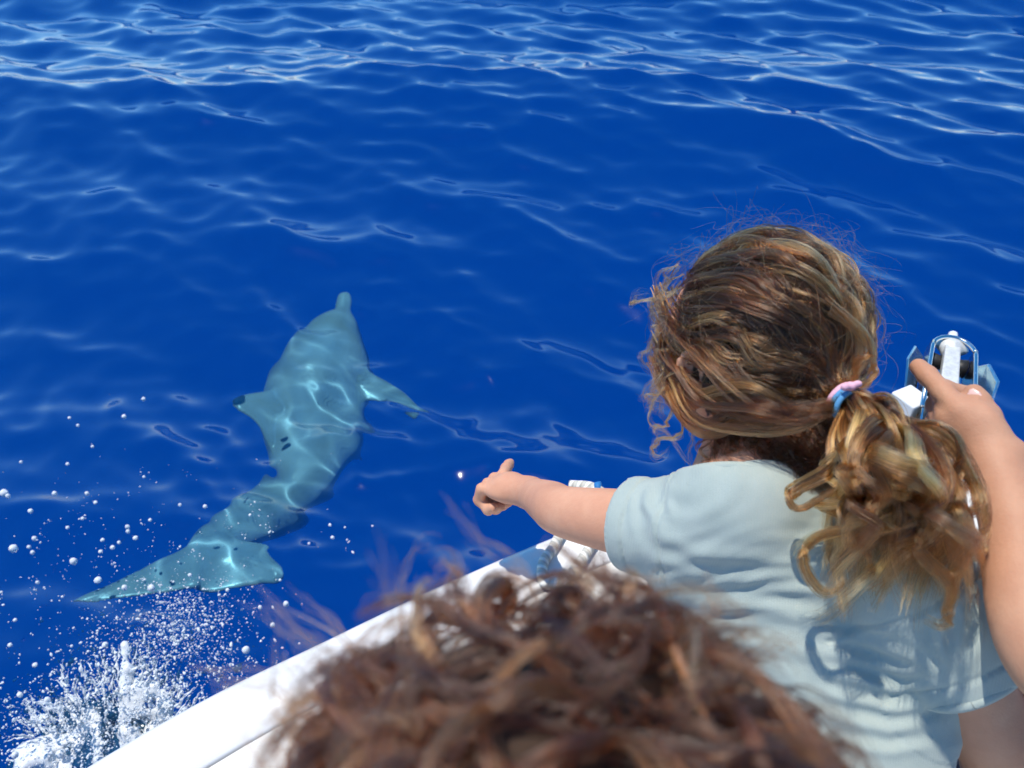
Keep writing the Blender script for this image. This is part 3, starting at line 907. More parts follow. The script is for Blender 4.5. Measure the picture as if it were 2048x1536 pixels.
def lock(guide, n, width, g, k=40, flat=0.5, curl=0.0, turns=0.0, phase=0.0, fray=1.0, shorten=0.12, grow=True, frizz=0.0):
    """n strands round one guide line; the guide winds round its own axis as a ringlet"""
    G = spline(guide, k)[None]
    T, A, B = frames(G)
    t = np.linspace(0, 1, k)
    if curl > 0:                         # strands follow the ringlet with small lags of their own
        ph = phase + 2 * math.pi * turns * t[None, :] ** 0.9 * (1 + 0.02 * g.normal(size=(n, 1))) + 0.05 * g.normal(size=(n, 1))
        amp = curl * (np.clip(t * 2.2, 0, 1) if grow else np.ones(k)) * (1 - 0.25 * t)
        amp = amp[None, :] * (1 + 0.09 * g.normal(size=(n, 1)))
        G = G + A * (amp * np.cos(ph))[:, :, None] + B * (amp * np.sin(ph))[:, :, None]
        T, A, B = frames(G)
    global SUBLOCK                       # strands stick together in fine bundles
    m = max(n // 7, 4); SUBLOCK = (g.integers(0, m, n), m)
    r = np.sqrt(g.random(m)); a = g.random(m) * 6.283
    j_ = min(0.09, 0.00035 / width)
    ox = (r * np.cos(a))[SUBLOCK[0]] + j_ * g.normal(size=n)
    oy = (r * np.sin(a) * flat)[SUBLOCK[0]] + j_ * g.normal(size=n)
    w = width * (1.0 - 0.35 * t + 0.55 * fray * t ** 4)
    tw = 2.2 * t + phase                 # the lock turns slowly about itself
    cx = ox[:, None] * np.cos(tw) - oy[:, None] * np.sin(tw)
    cy_ = ox[:, None] * np.sin(tw) + oy[:, None] * np.cos(tw)
    P = G + A * (cx * w)[:, :, None] + B * (cy_ * w)[:, :, None]
    # each strand ends a little earlier or later
    cut = 1 - shorten * g.random(n) ** 1.5
    idx = t[None, :] * cut[:, None] * (k - 1); i0 = np.minimum(idx.astype(int), k - 2); f = (idx - i0)[:, :, None]
    rows = np.arange(n)[:, None]
    P = P[rows, i0] * (1 - f) + P[rows, i0 + 1] * f
    if frizz:
        ph = g.random((n, 3)) * 6.283; fr = g.uniform(3, 9, (n, 1))
        for c in range(3):
            P[:, :, c] += frizz * g.normal(0, 1, (n, 1)) * t[None, :] * np.sin(fr * t[None, :] * 2 + ph[:, c:c + 1])
    return P
HR = np.array((0.073, 0.088, 0.083))
def on_head(D, off, c, F, U, L):         # D unit directions (.., 3) in left/front/up; off metres above the scalp
    k = D * (HR + np.asarray(off)[..., None])
    return c + k[..., 0:1] * L + k[..., 1:2] * F + k[..., 2:3] * U
def slerp(a, b, t):
    w = np.arccos(np.clip((a * b).sum(-1), -0.999, 0.999))[:, None]
    s = np.sin(w)
    return (np.sin((1 - t)[None, :] * w) / s)[:, :, None] * a[:, None, :] + (np.sin(t[None, :] * w) / s)[:, :, None] * b[:, None, :]
HAIR_BROWN = [(0.0, (0.012, 0.0035, 0.0013)), (0.4, (0.056, 0.0175, 0.005)), (0.75, (0.26, 0.095, 0.023)), (1.0, (0.64, 0.29, 0.08))]

KNOT = at(1688, 800, 0.655)
def to_head(P):
    q = P - HC
    return np.stack((q @ HL, q @ HF, q @ HU), -1)
def girl_hair():
    g = np.random.default_rng(21)
    groups = []
    kd = unit(to_head(KNOT) / HR)
    # ---- scalp hair combed back into the tie, lying in wavy locks
    N, K = 4200, 34
    D = g.normal(size=(N * 4, 3)); D /= np.linalg.norm(D, axis=1)[:, None]
    front = D[:, 1] > 0.42 + 0.35 * np.clip(D[:, 2], -1, 1)      # hairline above the face
    low = D[:, 2] < -0.45 - 0.35 * (D[:, 1] < -0.3)
    ear = (np.abs(D[:, 0]) > 0.75) & (D[:, 2] < -0.22) & (D[:, 1] > -0.12)
    D = D[~front & ~low & ~ear][:N]; N = len(D)
    t = np.linspace(0, 1, K)
    # clumps
    nc = 200
    S = D[g.choice(N, nc, replace=False)]
    cid = np.argmax(D @ S.T, 1)
    # inside a clump strands draw towards the clump's own line
    mid = 0.74 * np.sin(math.pi * np.clip(t, 0, 1)) ** 0.6
    own = slerp(D, np.broadcast_to(kd, D.shape), t)
    lead = slerp(S, np.broadcast_to(kd, S.shape), t)[cid]
    Q = own * (1 - mid)[None, :, None] + lead * mid[None, :, None]
    # waves: sideways along the scalp and up off it, shared in a clump
    Tn = np.gradient(Q, axis=1); Tn /= np.maximum(np.linalg.norm(Tn, axis=2, keepdims=True), 1e-9)
    side = np.cross(Q, Tn); side /= np.maximum(np.linalg.norm(side, axis=2, keepdims=True), 1e-9)
    ang = np.arccos(np.clip(S @ kd, -1, 1))
    amp = g.uniform(0.035, 0.115, nc) * np.clip(ang, 0.3, 1.6); fr = g.uniform(0.5, 1.15, nc) * np.clip(ang, 0.5, 2.2); ph = g.random(nc) * 6.283
    env = np.sin(math.pi * np.clip(t * 0.97 + 0.03, 0, 1)) ** 0.7
    sway = (amp[:, None] * np.sin(2 * math.pi * fr[:, None] * t[None, :] + ph[:, None]) * env)[cid]
    # a bend common to the whole head: crown hair goes over to the left first, then sweeps down to the tie
    sweep = -0.30 * np.clip(ang, 0, 1.9) * np.sin(math.pi * t)[None, :].repeat(nc, 0).T
    sway = sway + (sweep.T)[cid] * np.clip(D[:, 2:3] + 0.25, 0, 1)
    Q = Q + side * (sway + g.normal(0, 0.012, (N, 1)) * env)[:, :, None]
    Q /= np.linalg.norm(Q, axis=2, keepdims=True)
    lift = g.uniform(0.2, 1.0, N) ** 1.1
    cl = g.uniform(0.35, 1.0, nc)[cid]
    puff = 0.014 + 0.008 * np.clip(D[:, 2] * 0.8 + 0.3 - 0.2 * D[:, 1], 0, 1)
    wl = (g.uniform(0.0012, 0.0035, nc)[:, None] * np.sin(2 * math.pi * 1.9 * fr[:, None] * t[None, :] + ph[::-1, None]))[cid]
    off = 0.002 + (puff * lift * cl)[:, None] * np.clip(np.sin(math.pi * np.clip(t, 0, 1) ** 0.75), 0, 1)[None, :] ** 0.6 + wl * env
    P = on_head(Q, off, HC, HF, HU, HL)
    # gather into the tie
    gat = np.clip((t - 0.80) / 0.20, 0, 1) ** 1.5
    knot_j = KNOT + g.normal(0, 0.0055, (N, 3))
    P = P * (1 - gat)[None, :, None] + knot_j[:, None, :] * gat[None, :, None]
    fz = g.normal(0, 1, (N, 3)) * 0.0004
    ff = g.uniform(4, 11, (N, 1)); fp = g.random((N, 3)) * 6.283
    for c in range(3):
        P[:, :, c] += fz[:, c:c + 1] * np.sin(ff * t[None, :] * 3 + fp[:, c:c + 1]) * env
    tone = 0.42 + 0.16 * g.normal(size=nc)[cid] + 0.20 * g.normal(size=N)
    rep = 7                              # each line is a fine bundle of strands
    spread = 0.00038 * (0.6 + 0.8 * env)
    PB = (P[:, None] + g.normal(size=(N, rep, 1, 3)) * spread[None, None, :, None]).reshape(-1, K, 3)
    groups.append((PB, g.uniform(0.00008, 0.00015, N * rep), np.clip(np.repeat(tone, rep) + 0.07 * g.normal(size=N * rep), 0, 1)))
    # ---- loose frizz standing off the head
    M = 750; K2 = 26; t2 = np.linspace(0, 1, K2)
    i = g.choice(N, M, replace=False); Df = D[i]
    rnd = g.normal(size=(M, 3)); tgt = Df * 0.5 + np.broadcast_to(kd, Df.shape) * 0.35 + rnd * 0.55; tgt /= np.linalg.norm(tgt, axis=1)[:, None]
    Qf = slerp(Df, tgt, t2 * 0.75)
    high = g.uniform(0.15, 1.0, M) ** 1.6 * 0.042 * np.where(Df[:, 2] > 0.3, 1.0, 0.7)
    wob = g.normal(0, 1, (M, 3)) * 0.07; fq = g.uniform(1, 4, (M, 1)); pp = g.random((M, 3)) * 6.283
    for c in range(3):
        Qf[:, :, c] += wob[:, c:c + 1] * np.sin(fq * t2[None, :] * 5 + pp[:, c:c + 1]) * t2
    Pf = on_head(Qf, 0.006 + high[:, None] * (t2 ** 0.7)[None, :], HC, HF, HU, HL)
    groups.append((Pf, g.uniform(0.00006, 0.0001, M), np.clip(0.62 + 0.16 * g.normal(size=M), 0, 1)))
    # ---- the ponytail: ringlets fanning out from the tie over the right shoulder
    ends = []
    for j in range(58):
        u = g.random(); w_ = g.random()
        ex = 1620 + 325 * u + g.normal(0, 10); ey = 1060 + 190 * w_ ** 0.8 - 40 * abs(u - 0.55) + (60 if g.random() < 0.2 else 0)
        ed = 0.655 + 0.03 * g.normal() - 0.02 * u
        bulge = g.uniform(-0.6, 1.0)
        p0 = KNOT + g.normal(0, 0.004, 3)
        p1 = at(1728 + 40 * u + g.normal(0, 8), 838 + g.normal(0, 8), 0.632 + 0.012 * g.normal())
        p2 = at(1700 + 170 * u + 30 * bulge, 920 + 60 * w_, 0.618 + 0.022 * g.normal())
        p3 = at(1665 + 255 * u + 28 * bulge, 1000 + 80 * w_, 0.63 + 0.024 * g.normal())
        p4 = at(ex, min(ey, 1275), ed)
        n = int(g.integers(90, 210)); big = g.random()
        P = lock([p0, p1, p2, p3, p4], n, g.uniform(0.0032, 0.0066), g, 58, flat=g.uniform(0.3, 0.7), curl=g.uniform(0.010, 0.020), turns=g.uniform(1.2, 2.6) * (1 if g.random() < 0.65 else -1),
                 phase=g.random() * 6.283, fray=g.uniform(0.3, 1.3), shorten=0.25, frizz=0.0010)
        groups.append((P, g.uniform(0.00008, 0.00017, n), np.clip(0.60 + 0.20 * g.normal() + 0.18 * bundle(g, n), 0, 1)))
    # long S-curves lying outermost
    for pts in ([(1700, 800, .65), (1790, 850, .63), (1880, 850, .62), (1930, 900, .62), (1905, 985, .62), (1925, 1040, .62), (1958, 1110, .62), (1900, 1130, .62)],
                [(1700, 805, .65), (1800, 845, .63), (1895, 870, .62), (1945, 960, .62), (1965, 1060, .63), (1940, 1130, .63)],
                [(1690, 810, .65), (1660, 880, .63), (1650, 950, .62), (1590, 985, .62), (1600, 1010, .62), (1680, 975, .615), (1720, 1000, .615)],
                [(1690, 810, .65), (1720, 900, .615), (1830, 950, .61), (1900, 1000, .61), (1930, 1080, .61), (1900, 1180, .62), (1880, 1230, .63)],
                [(1690, 810, .65), (1700, 920, .615), (1780, 985, .605), (1740, 1050, .605), (1640, 1080, .61), (1610, 1120, .615), (1650, 1180, .62), (1700, 1160, .62)],
                [(1690, 810, .65), (1740, 900, .61), (1860, 930, .605), (1880, 1010, .605), (1790, 1060, .605), (1700, 1090, .61), (1660, 1140, .615)],
                [(1690, 812, .65), (1680, 880, .62), (1720, 960, .61), (1690, 1040, .61), (1740, 1120, .61), (1700, 1190, .62)],
                [(1692, 806, .65), (1760, 880, .61), (1850, 1000, .605), (1830, 1100, .61), (1900, 1170, .62), (1890, 1240, .63), (1850, 1230, .63)]):
        n = 230
        P = lock([at(*q) for q in pts], n, g.uniform(0.005, 0.0085), g, 64, flat=0.4, curl=0.003, turns=1.5, phase=g.random() * 6, fray=0.1, shorten=0.42, frizz=0.0012)
        groups.append((P, g.uniform(0.00008, 0.00016, n), np.clip(0.60 + 0.19 * bundle(g, n), 0, 1)))
    # loose lock bulging out beside the tie
    for pts in ([(1650, 600, .655), (1700, 640, .65), (1740, 680, .65), (1752, 725, .65), (1730, 765, .65), (1690, 785, .653)],
                [(1660, 620, .65), (1712, 660, .65), (1735, 700, .648), (1715, 745, .65), (1690, 775, .655)],
                [(1640, 560, .665), (1700, 600, .665), (1725, 650, .66), (1722, 700, .655), (1700, 780, .655)]):
        n = 90
        P = lock([at(*q) for q in pts], n, 0.0065, g, 40, flat=0.5, curl=0.0018, turns=1.2, phase=g.random() * 6, fray=-0.2, shorten=0.02, frizz=0.0008)
        groups.append((P, g.uniform(0.00012, 0.0002, n), np.clip(0.58 + 0.05 * bundle(g, n), 0, 1)))
    # ---- locks swept from the temple over the top of the ear to the tie
    for j in range(22):
        y0 = g.uniform(560, 735); dy = g.uniform(0, 60)
        pts = [at(1318 + 8 * g.normal(), y0, .735), at(1345 + 6 * g.normal(), y0 + 45 + dy * .5, .700), at(1410, y0 + 85 + dy, .672), at(1520, 800 + dy * .6 + 15 * g.normal(), .645), at(1620, 820 + dy * .3, .640), at(1685, 802, .652)]
        pts = [p + g.normal(0, 0.0035, 3) * (0 < q < 5) for q, p in enumerate(pts)]
        n = int(g.integers(40, 90))
        P = lock(pts, n, g.uniform(0.004, 0.010), g, 44, flat=0.45, curl=g.uniform(0.002, 0.0065), turns=g.uniform(0.8, 2.4), phase=g.random() * 6, fray=-0.3, shorten=0.03, frizz=0.0022)
        groups.append((P, g.uniform(0.00008, 0.00016, n), np.clip(0.46 + 0.16 * g.normal() + 0.19 * bundle(g, n), 0, 1)))
    # ---- curls hanging free beside the left cheek
    for j in range(26):
        y0 = g.uniform(560, 780); x0 = 1320 + 30 * g.random() - 0.02 * abs(y0 - 640)
        L_ = g.uniform(50, 130)
        d0 = 0.735 + 0.02 * g.normal()
        pts = [at(x0 + 30, y0 - 35, d0 - 0.005), at(x0 - 12 * g.random(), y0, d0), at(x0 - 34 * g.random() - 5, y0 + L_ * 0.5, d0), at(x0 - 10 + 14 * g.normal(), y0 + L_, d0 + 0.006)]
        n = int(g.integers(8, 30))
        P = lock(pts, n, g.uniform(0.002, 0.005), g, 44, flat=0.6, curl=g.uniform(0.005, 0.012), turns=g.uniform(1.0, 2.6), phase=g.random() * 6.283, fray=1.5, shorten=0.35, frizz=0.0022)
        groups.append((P, g.uniform(0.00008, 0.00014, n), np.clip(0.62 + 0.14 * bundle(g, n), 0, 1)))
    for pts, n in (([(1345, 800, .72), (1362, 850, .715), (1350, 880, .715), (1315, 885, .72), (1304, 900, .725), (1318, 912, .725), (1345, 902, .72)], 34),
                   ([(1350, 790, .72), (1335, 850, .715), (1316, 852, .72), (1310, 862, .72), (1325, 866, .72)], 20),
                   ([(1335, 760, .72), (1308, 800, .73), (1300, 840, .73), (1330, 860, .73), (1365, 915, .725), (1400, 945, .715)], 14),
                   ([(1390, 800, .70), (1388, 860, .70), (1382, 900, .70), (1395, 940, .70)], 12),
                   ([(1330, 590, .74), (1290, 600, .745), (1262, 608, .745), (1270, 590, .745), (1300, 585, .745)], 26)):
        P = lock([at(*q) for q in pts], n, 0.004, g, 48, flat=0.6, curl=0.002, turns=2, phase=g.random() * 6, fray=1.6, shorten=0.35, frizz=0.002)
        groups.append((P, g.uniform(0.00008, 0.00014, n), np.clip(0.6 + 0.14 * bundle(g, n), 0, 1)))
    # ---- short wisps on the nape
    for j in range(420):
        x0 = g.uniform(1430, 1690); y0 = g.uniform(800, 935) + 0.05 * (x0 - 1560)
        dd = 0.672 + 0.02 * ((x0 - 1530) / 130) ** 2; p0 = at(x0, y0, dd + 0.015); p1 = at(x0 + g.normal(0, 14), y0 + 30, dd); p2 = at(x0 + g.normal(8, 26), y0 + g.uniform(40, 75), dd + 0.004)
        n = int(g.integers(10, 34))
        P = lock([p0, p1, p2], n, 0.006, g, 26, curl=0.003, turns=1.2, phase=g.random() * 6, fray=1.4, shorten=0.4, frizz=0.0018)
        groups.append((P, g.uniform(0.00009, 0.00015, n), np.clip(0.35 + 0.05 * bundle(g, n), 0, 1)))
    o = hair_obj('hair', groups, hair_mat('brown_hair', HAIR_BROWN, 0.19), girl)
    o['label'] = 'long curly brown hair gathered in a low ponytail'
    # hair ties
    blue, nt, b = pbsdf('blue_elastic', (0.10, 0.30, 0.55), 0.75, 0.2)
    pink, nt, b = pbsdf('pink_elastic', (0.75, 0.42, 0.52), 0.7, 0.2)
    ax = unit(at(1740, 850, 0.63) - KNOT)
    u = unit(np.cross(ax, (0.1, 0.3, 0.9))); w = np.cross(ax, u)
    a = np.linspace(0, 2 * math.pi, 41)
    for i, (nm, mt_, off, r, rr) in enumerate((('blue_hair_tie', blue, -0.001, 0.0125, 0.0026), ('blue_hair_tie', blue, 0.0035, 0.0128, 0.0024), ('pink_hair_tie', pink, -0.006, 0.013, 0.003))):
        c = KNOT + ax * (off + 0.006)
        P = [c + r * (math.cos(t) * u + math.sin(t) * w) + ax * 0.0012 * math.sin(2 * t + i) for t in a]
        tube(nm, P, rr, mt_, girl, 8, cap=False)
    # gathered bow of the pink tie standing up
    c = at(1708, 778, 0.640)
    v = Vol(c - 0.02, c + 0.02, 0.0012)
    for k in range(5):
        q = g.normal(0, 0.0026, 3); v.ell(c + q, (0.0036, 0.0028, 0.0032), None, 0.002)
    V, Q = v.skin(1); mesh('pink_hair_tie_knot', V, Q, pink, girl)
girl_hair()

# ================================================================== more people
DARKCLOTH = fabric('navy_cotton', (0.03, 0.05, 0.11), (0.025, 0.04, 0.09))
STRIPE = fabric('plum_cotton', (0.16, 0.06, 0.075), (0.11, 0.04, 0.055))
WHITECLOTH = fabric('white_cotton', (0.62, 0.62, 0.60), (0.58, 0.58, 0.56))
def girl_shorts():
    v = Vol((0.06, 0.08, 0.93), (0.52, 0.62, 1.24), 0.005)
    v.ell(T4 - SPN * 0.005, (0.104, 0.092, 0.085), MT)
    for sg in (-1, 1):
        hip = T4 + SD * 0.045 * sg; hip[2] = max(hip[2], DECK + 0.08)
        kne = np.array((hip[0] - 0.03 + 0.03 * sg, hip[1] + 0.17, DECK + 0.065))
        v.cone(hip, hip * 0.45 + kne * 0.55, 0.078, 0.068, 0.02)
    V, Q = v.skin(2); V[:, 2] = np.maximum(V[:, 2], DECK + 0.009)
    mesh('shorts', V, Q, DARKCLOTH, girl)
girl_shorts()

def pointing_person():
    root = empty('person', tuple(np.array((0.72, 0.10, DECK))), 'person beside the girl, only a tanned forearm and pointing hand reaching past her ponytail', 'person')
    W = at(1992, 928, 0.695); E = at(2122, 1345, 0.64); SH = E + np.array((0.17, -0.10, 0.045))
    v = Vol((0.28, 0.10, 1.30), (0.62, 0.62, 1.58), 0.0025)
    limb(v, [W, W * 0.7 + E * 0.3, E, E * 0.4 + SH * 0.6], [0.0182, 0.0222, 0.0265, 0.033])
    v.ell(W + VR * 0.0125 + VU * 0.010 - VF * 0.004, (0.009,) * 3, None, 0.010)     # wrist bone
    # back of the hand faces the camera; knuckles up and to the left
    kx = [at(1920, 822, 0.700), at(1898, 838, 0.705), at(1888, 862, 0.712), at(1884, 890, 0.718)]
    pc = at(1955, 862, 0.702)
    fw = unit(kx[1] - W); rad_ = unit(kx[0] - kx[3]); rad_ = unit(rad_ - fw * (rad_ @ fw)); nb = np.cross(rad_, fw)
    if nb @ (CAM - pc) < 0: nb = -nb
    M = np.array((rad_, fw, nb))
    v.cone(W, pc, 0.0185, 0.0155, 0.010)
    v.ell(at(1940, 860, 0.706), (0.027, 0.030, 0.0135), M, 0.010)
    v.cone(at(1975, 868, 0.70), kx[0], 0.0125, 0.0102, 0.006); v.cone(at(1965, 880, 0.703), kx[1], 0.0125, 0.0102, 0.006); v.cone(at(1965, 890, 0.705), kx[2], 0.0125, 0.0102, 0.006); v.cone(at(1968, 900, 0.706), kx[3], 0.0125, 0.0098, 0.006)
    # index finger
    finger(v, kx[0] + fw * 0.002, [at(1888, 786, 0.712) - kx[0], at(1858, 754, 0.722) - at(1888, 786, 0.712), at(1838, 734, 0.73) - at(1858, 754, 0.722)],
           [np.linalg.norm(at(1888, 786, 0.712) - kx[0]), np.linalg.norm(at(1858, 754, 0.722) - at(1888, 786, 0.712)), np.linalg.norm(at(1841, 737, 0.729) - at(1858, 754, 0.722))], 0.0094, 0.0074, 0.002)
    # the other three folded under
    for i, l in ((1, 0.034), (2, 0.031), (3, 0.026)):
        finger(v, kx[i], (unit(fw * 0.75 - nb * 0.65), unit(-fw * 0.55 - nb * 0.85), unit(-fw * 0.95 + nb * 0.1)), (l, l * 0.75, l * 0.55), 0.0100, 0.0078)
    # thumb, up beside the index finger
    tb = at(1990, 872, 0.700)
    finger(v, tb, [at(1972, 832, 0.705) - tb, at(1956, 805, 0.708) - at(1972, 832, 0.705), at(1947, 787, 0.71) - at(1956, 805, 0.708)],
           [np.linalg.norm(at(1972, 832, 0.705) - tb), np.linalg.norm(at(1956, 805, 0.708) - at(1972, 832, 0.705)), np.linalg.norm(at(1947, 788, 0.71) - at(1956, 805, 0.708))], 0.0112, 0.0082, 0.003)
    V1, Q1 = v.skin(2)
    # the rest of the figure, seated beside the girl
    HP = np.array((0.80, 0.02, DECK + 0.10)); CH = np.array((0.72, 0.08, DECK + 0.38)); NK = np.array((0.71, 0.09, DECK + 0.52)); HD_ = np.array((0.70, 0.12, DECK + 0.66))
    v = Vol((0.38, -0.22, 0.94), (1.06, 0.60, 1.74), 0.006)
    F_, U_, L_ = frame((-0.35, 0.9, -0.2), (0, 0.2, 1))
    head(v, HD_, F_, U_, L_, 1.05)
    v.cone(HD_ - U_ * 0.06, NK, 0.045, 0.048, 0.02)
    v.ell(CH, (0.14, 0.085, 0.13), np.array((unit((1, -0.15, 0)), unit((0.15, 1, 0)), (0, 0, 1.0))), 0.03); v.cone(CH, HP, 0.10, 0.11, 0.05); v.cone(NK, CH, 0.05, 0.09, 0.03)
    v.cone(SH, SH * 0.4 + E * 0.6, 0.045, 0.0355, 0.01); v.cone(CH + np.array((-0.05, 0, 0.07)), SH, 0.05, 0.045, 0.02)
    s2 = CH + np.array((0.14, -0.02, 0.06)); e2 = s2 + np.array((0.06, -0.04, -0.2)); w2 = e2 + np.array((0.0, 0.1, -0.17))
    v.chain([s2, e2, w2], [0.042, 0.034, 0.024], 0.01); v.ell(w2 + np.array((0, 0.05, -0.02)), (0.03, 0.045, 0.014), None, 0.012)
    KN = at(2040, 1232, 0.83)
    for hp, kn, ft in ((HP + np.array((-0.07, 0.02, 0)), KN + np.array((0.0, -0.01, -0.03)), np.array((KN[0] + 0.07, KN[1] + 0.06, DECK + 0.04))), (HP + np.array((0.07, 0, 0)), HP + np.array((0.06, 0.36, 0.16)), np.array((HP[0] + 0.06, HP[1] + 0.42, DECK + 0.04)))):
        v.cone(hp, kn, 0.075, 0.048, 0.02); v.cone(kn, ft, 0.046, 0.030, 0.01); v.cone(ft, ft + np.array((0.0, 0.11, -0.008)), 0.028, 0.022, 0.01)
    V2, Q2 = v.skin(2)
    o = mesh('body', np.vstack((V1, V2)), np.vstack((Q1, Q2 + len(V1))), SKIN_B, root)
    d = (np.vstack((V1, V2)) - HD_) @ np.array((L_, F_, U_)).T
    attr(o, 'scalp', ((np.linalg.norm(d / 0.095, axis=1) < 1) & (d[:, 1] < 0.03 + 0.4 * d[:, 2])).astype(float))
    # nails
    nail, _, _ = pbsdf('finger_nail', (0.72, 0.46, 0.40), 0.25, 0.5)
    for c, dr, r in ((at(1846, 739, 0.7215), unit(at(1838, 734, 0.73) - at(1888, 786, 0.712)), 0.0044), (at(1950, 794, 0.700), unit(at(1947, 787, 0.71) - at(1972, 832, 0.705)), 0.0052)):
        n_ = unit(CAM - c); n_ = unit(n_ - dr * (n_ @ dr)); s_ = np.cross(dr, n_)
        vv = Vol(c - 0.014, c + 0.014, 0.0008)
        vv.ell(c - n_ * 0.0002, (r, r * 1.45, 0.0011), np.array((s_, dr, n_)))
        Vn, Qn = vv.skin(1); mesh('finger_nail', Vn, Qn, nail, root)
    # clothes
    v = Vol((0.44, -0.22, 0.95), (1.06, 0.36, 1.56), 0.006)
    v.ell(CH, (0.155, 0.10, 0.14), np.array((unit((1, -0.15, 0)), unit((0.15, 1, 0)), (0, 0, 1.0))), 0.03); v.cone(CH, HP + np.array((0, 0, 0.04)), 0.12, 0.125, 0.05)
    v.cone(CH + np.array((-0.05, 0, 0.07)), SH + (E - SH) * 0.18, 0.078, 0.060, 0.03); v.ell(SH, (0.062,) * 3, None, 0.02); v.cone(s2, s2 * 0.5 + e2 * 0.5, 0.055, 0.052, 0.03)
    V, Q = v.skin(2); mesh('t_shirt', V, Q, WHITECLOTH, root)
    v = Vol((0.44, -0.16, 0.95), (1.0, 0.46, 1.28), 0.006)
    v.ell(HP, (0.135, 0.125, 0.10), None)
    v.cone(HP + np.array((-0.07, 0.02, 0)), KN * 0.72 + (HP + np.array((-0.07, 0.02, 0))) * 0.28 + np.array((0, 0, -0.02)), 0.088, 0.066, 0.02)
    v.cone(HP + np.array((0.07, 0, 0)), HP + np.array((0.065, 0.22, 0.10)), 0.088, 0.07, 0.02)
    V, Q = v.skin(2); V[:, 2] = np.maximum(V[:, 2], DECK + 0.01); mesh('shorts', V, Q, STRIPE, root)
    # short dark hair
    g = np.random.default_rng(8); n = 2600
    D = g.normal(size=(n * 3, 3)); D /= np.linalg.norm(D, axis=1)[:, None]
    D = D[(D[:, 1] < 0.35 + 0.4 * D[:, 2]) & (D[:, 2] > -0.45)][:n]; n = len(D)
    t = np.linspace(0, 1, 12)
    Q_ = slerp(D, np.broadcast_to(unit((0.05, -0.5, -0.85)), D.shape), t * 0.35)
    P = on_head(Q_ * 1.05, 0.001 + 0.016 * np.sin(t * 1.6)[None, :] * g.uniform(0.5, 1, (n, 1)), HD_, F_, U_, L_)
    hair_obj('hair', [(P, g.uniform(0.0002, 0.0003, n), np.clip(0.25 + 0.1 * g.normal(size=n), 0, 1))], hair_mat('dark_hair', HAIR_BROWN, 0.3), root)
pointing_person()

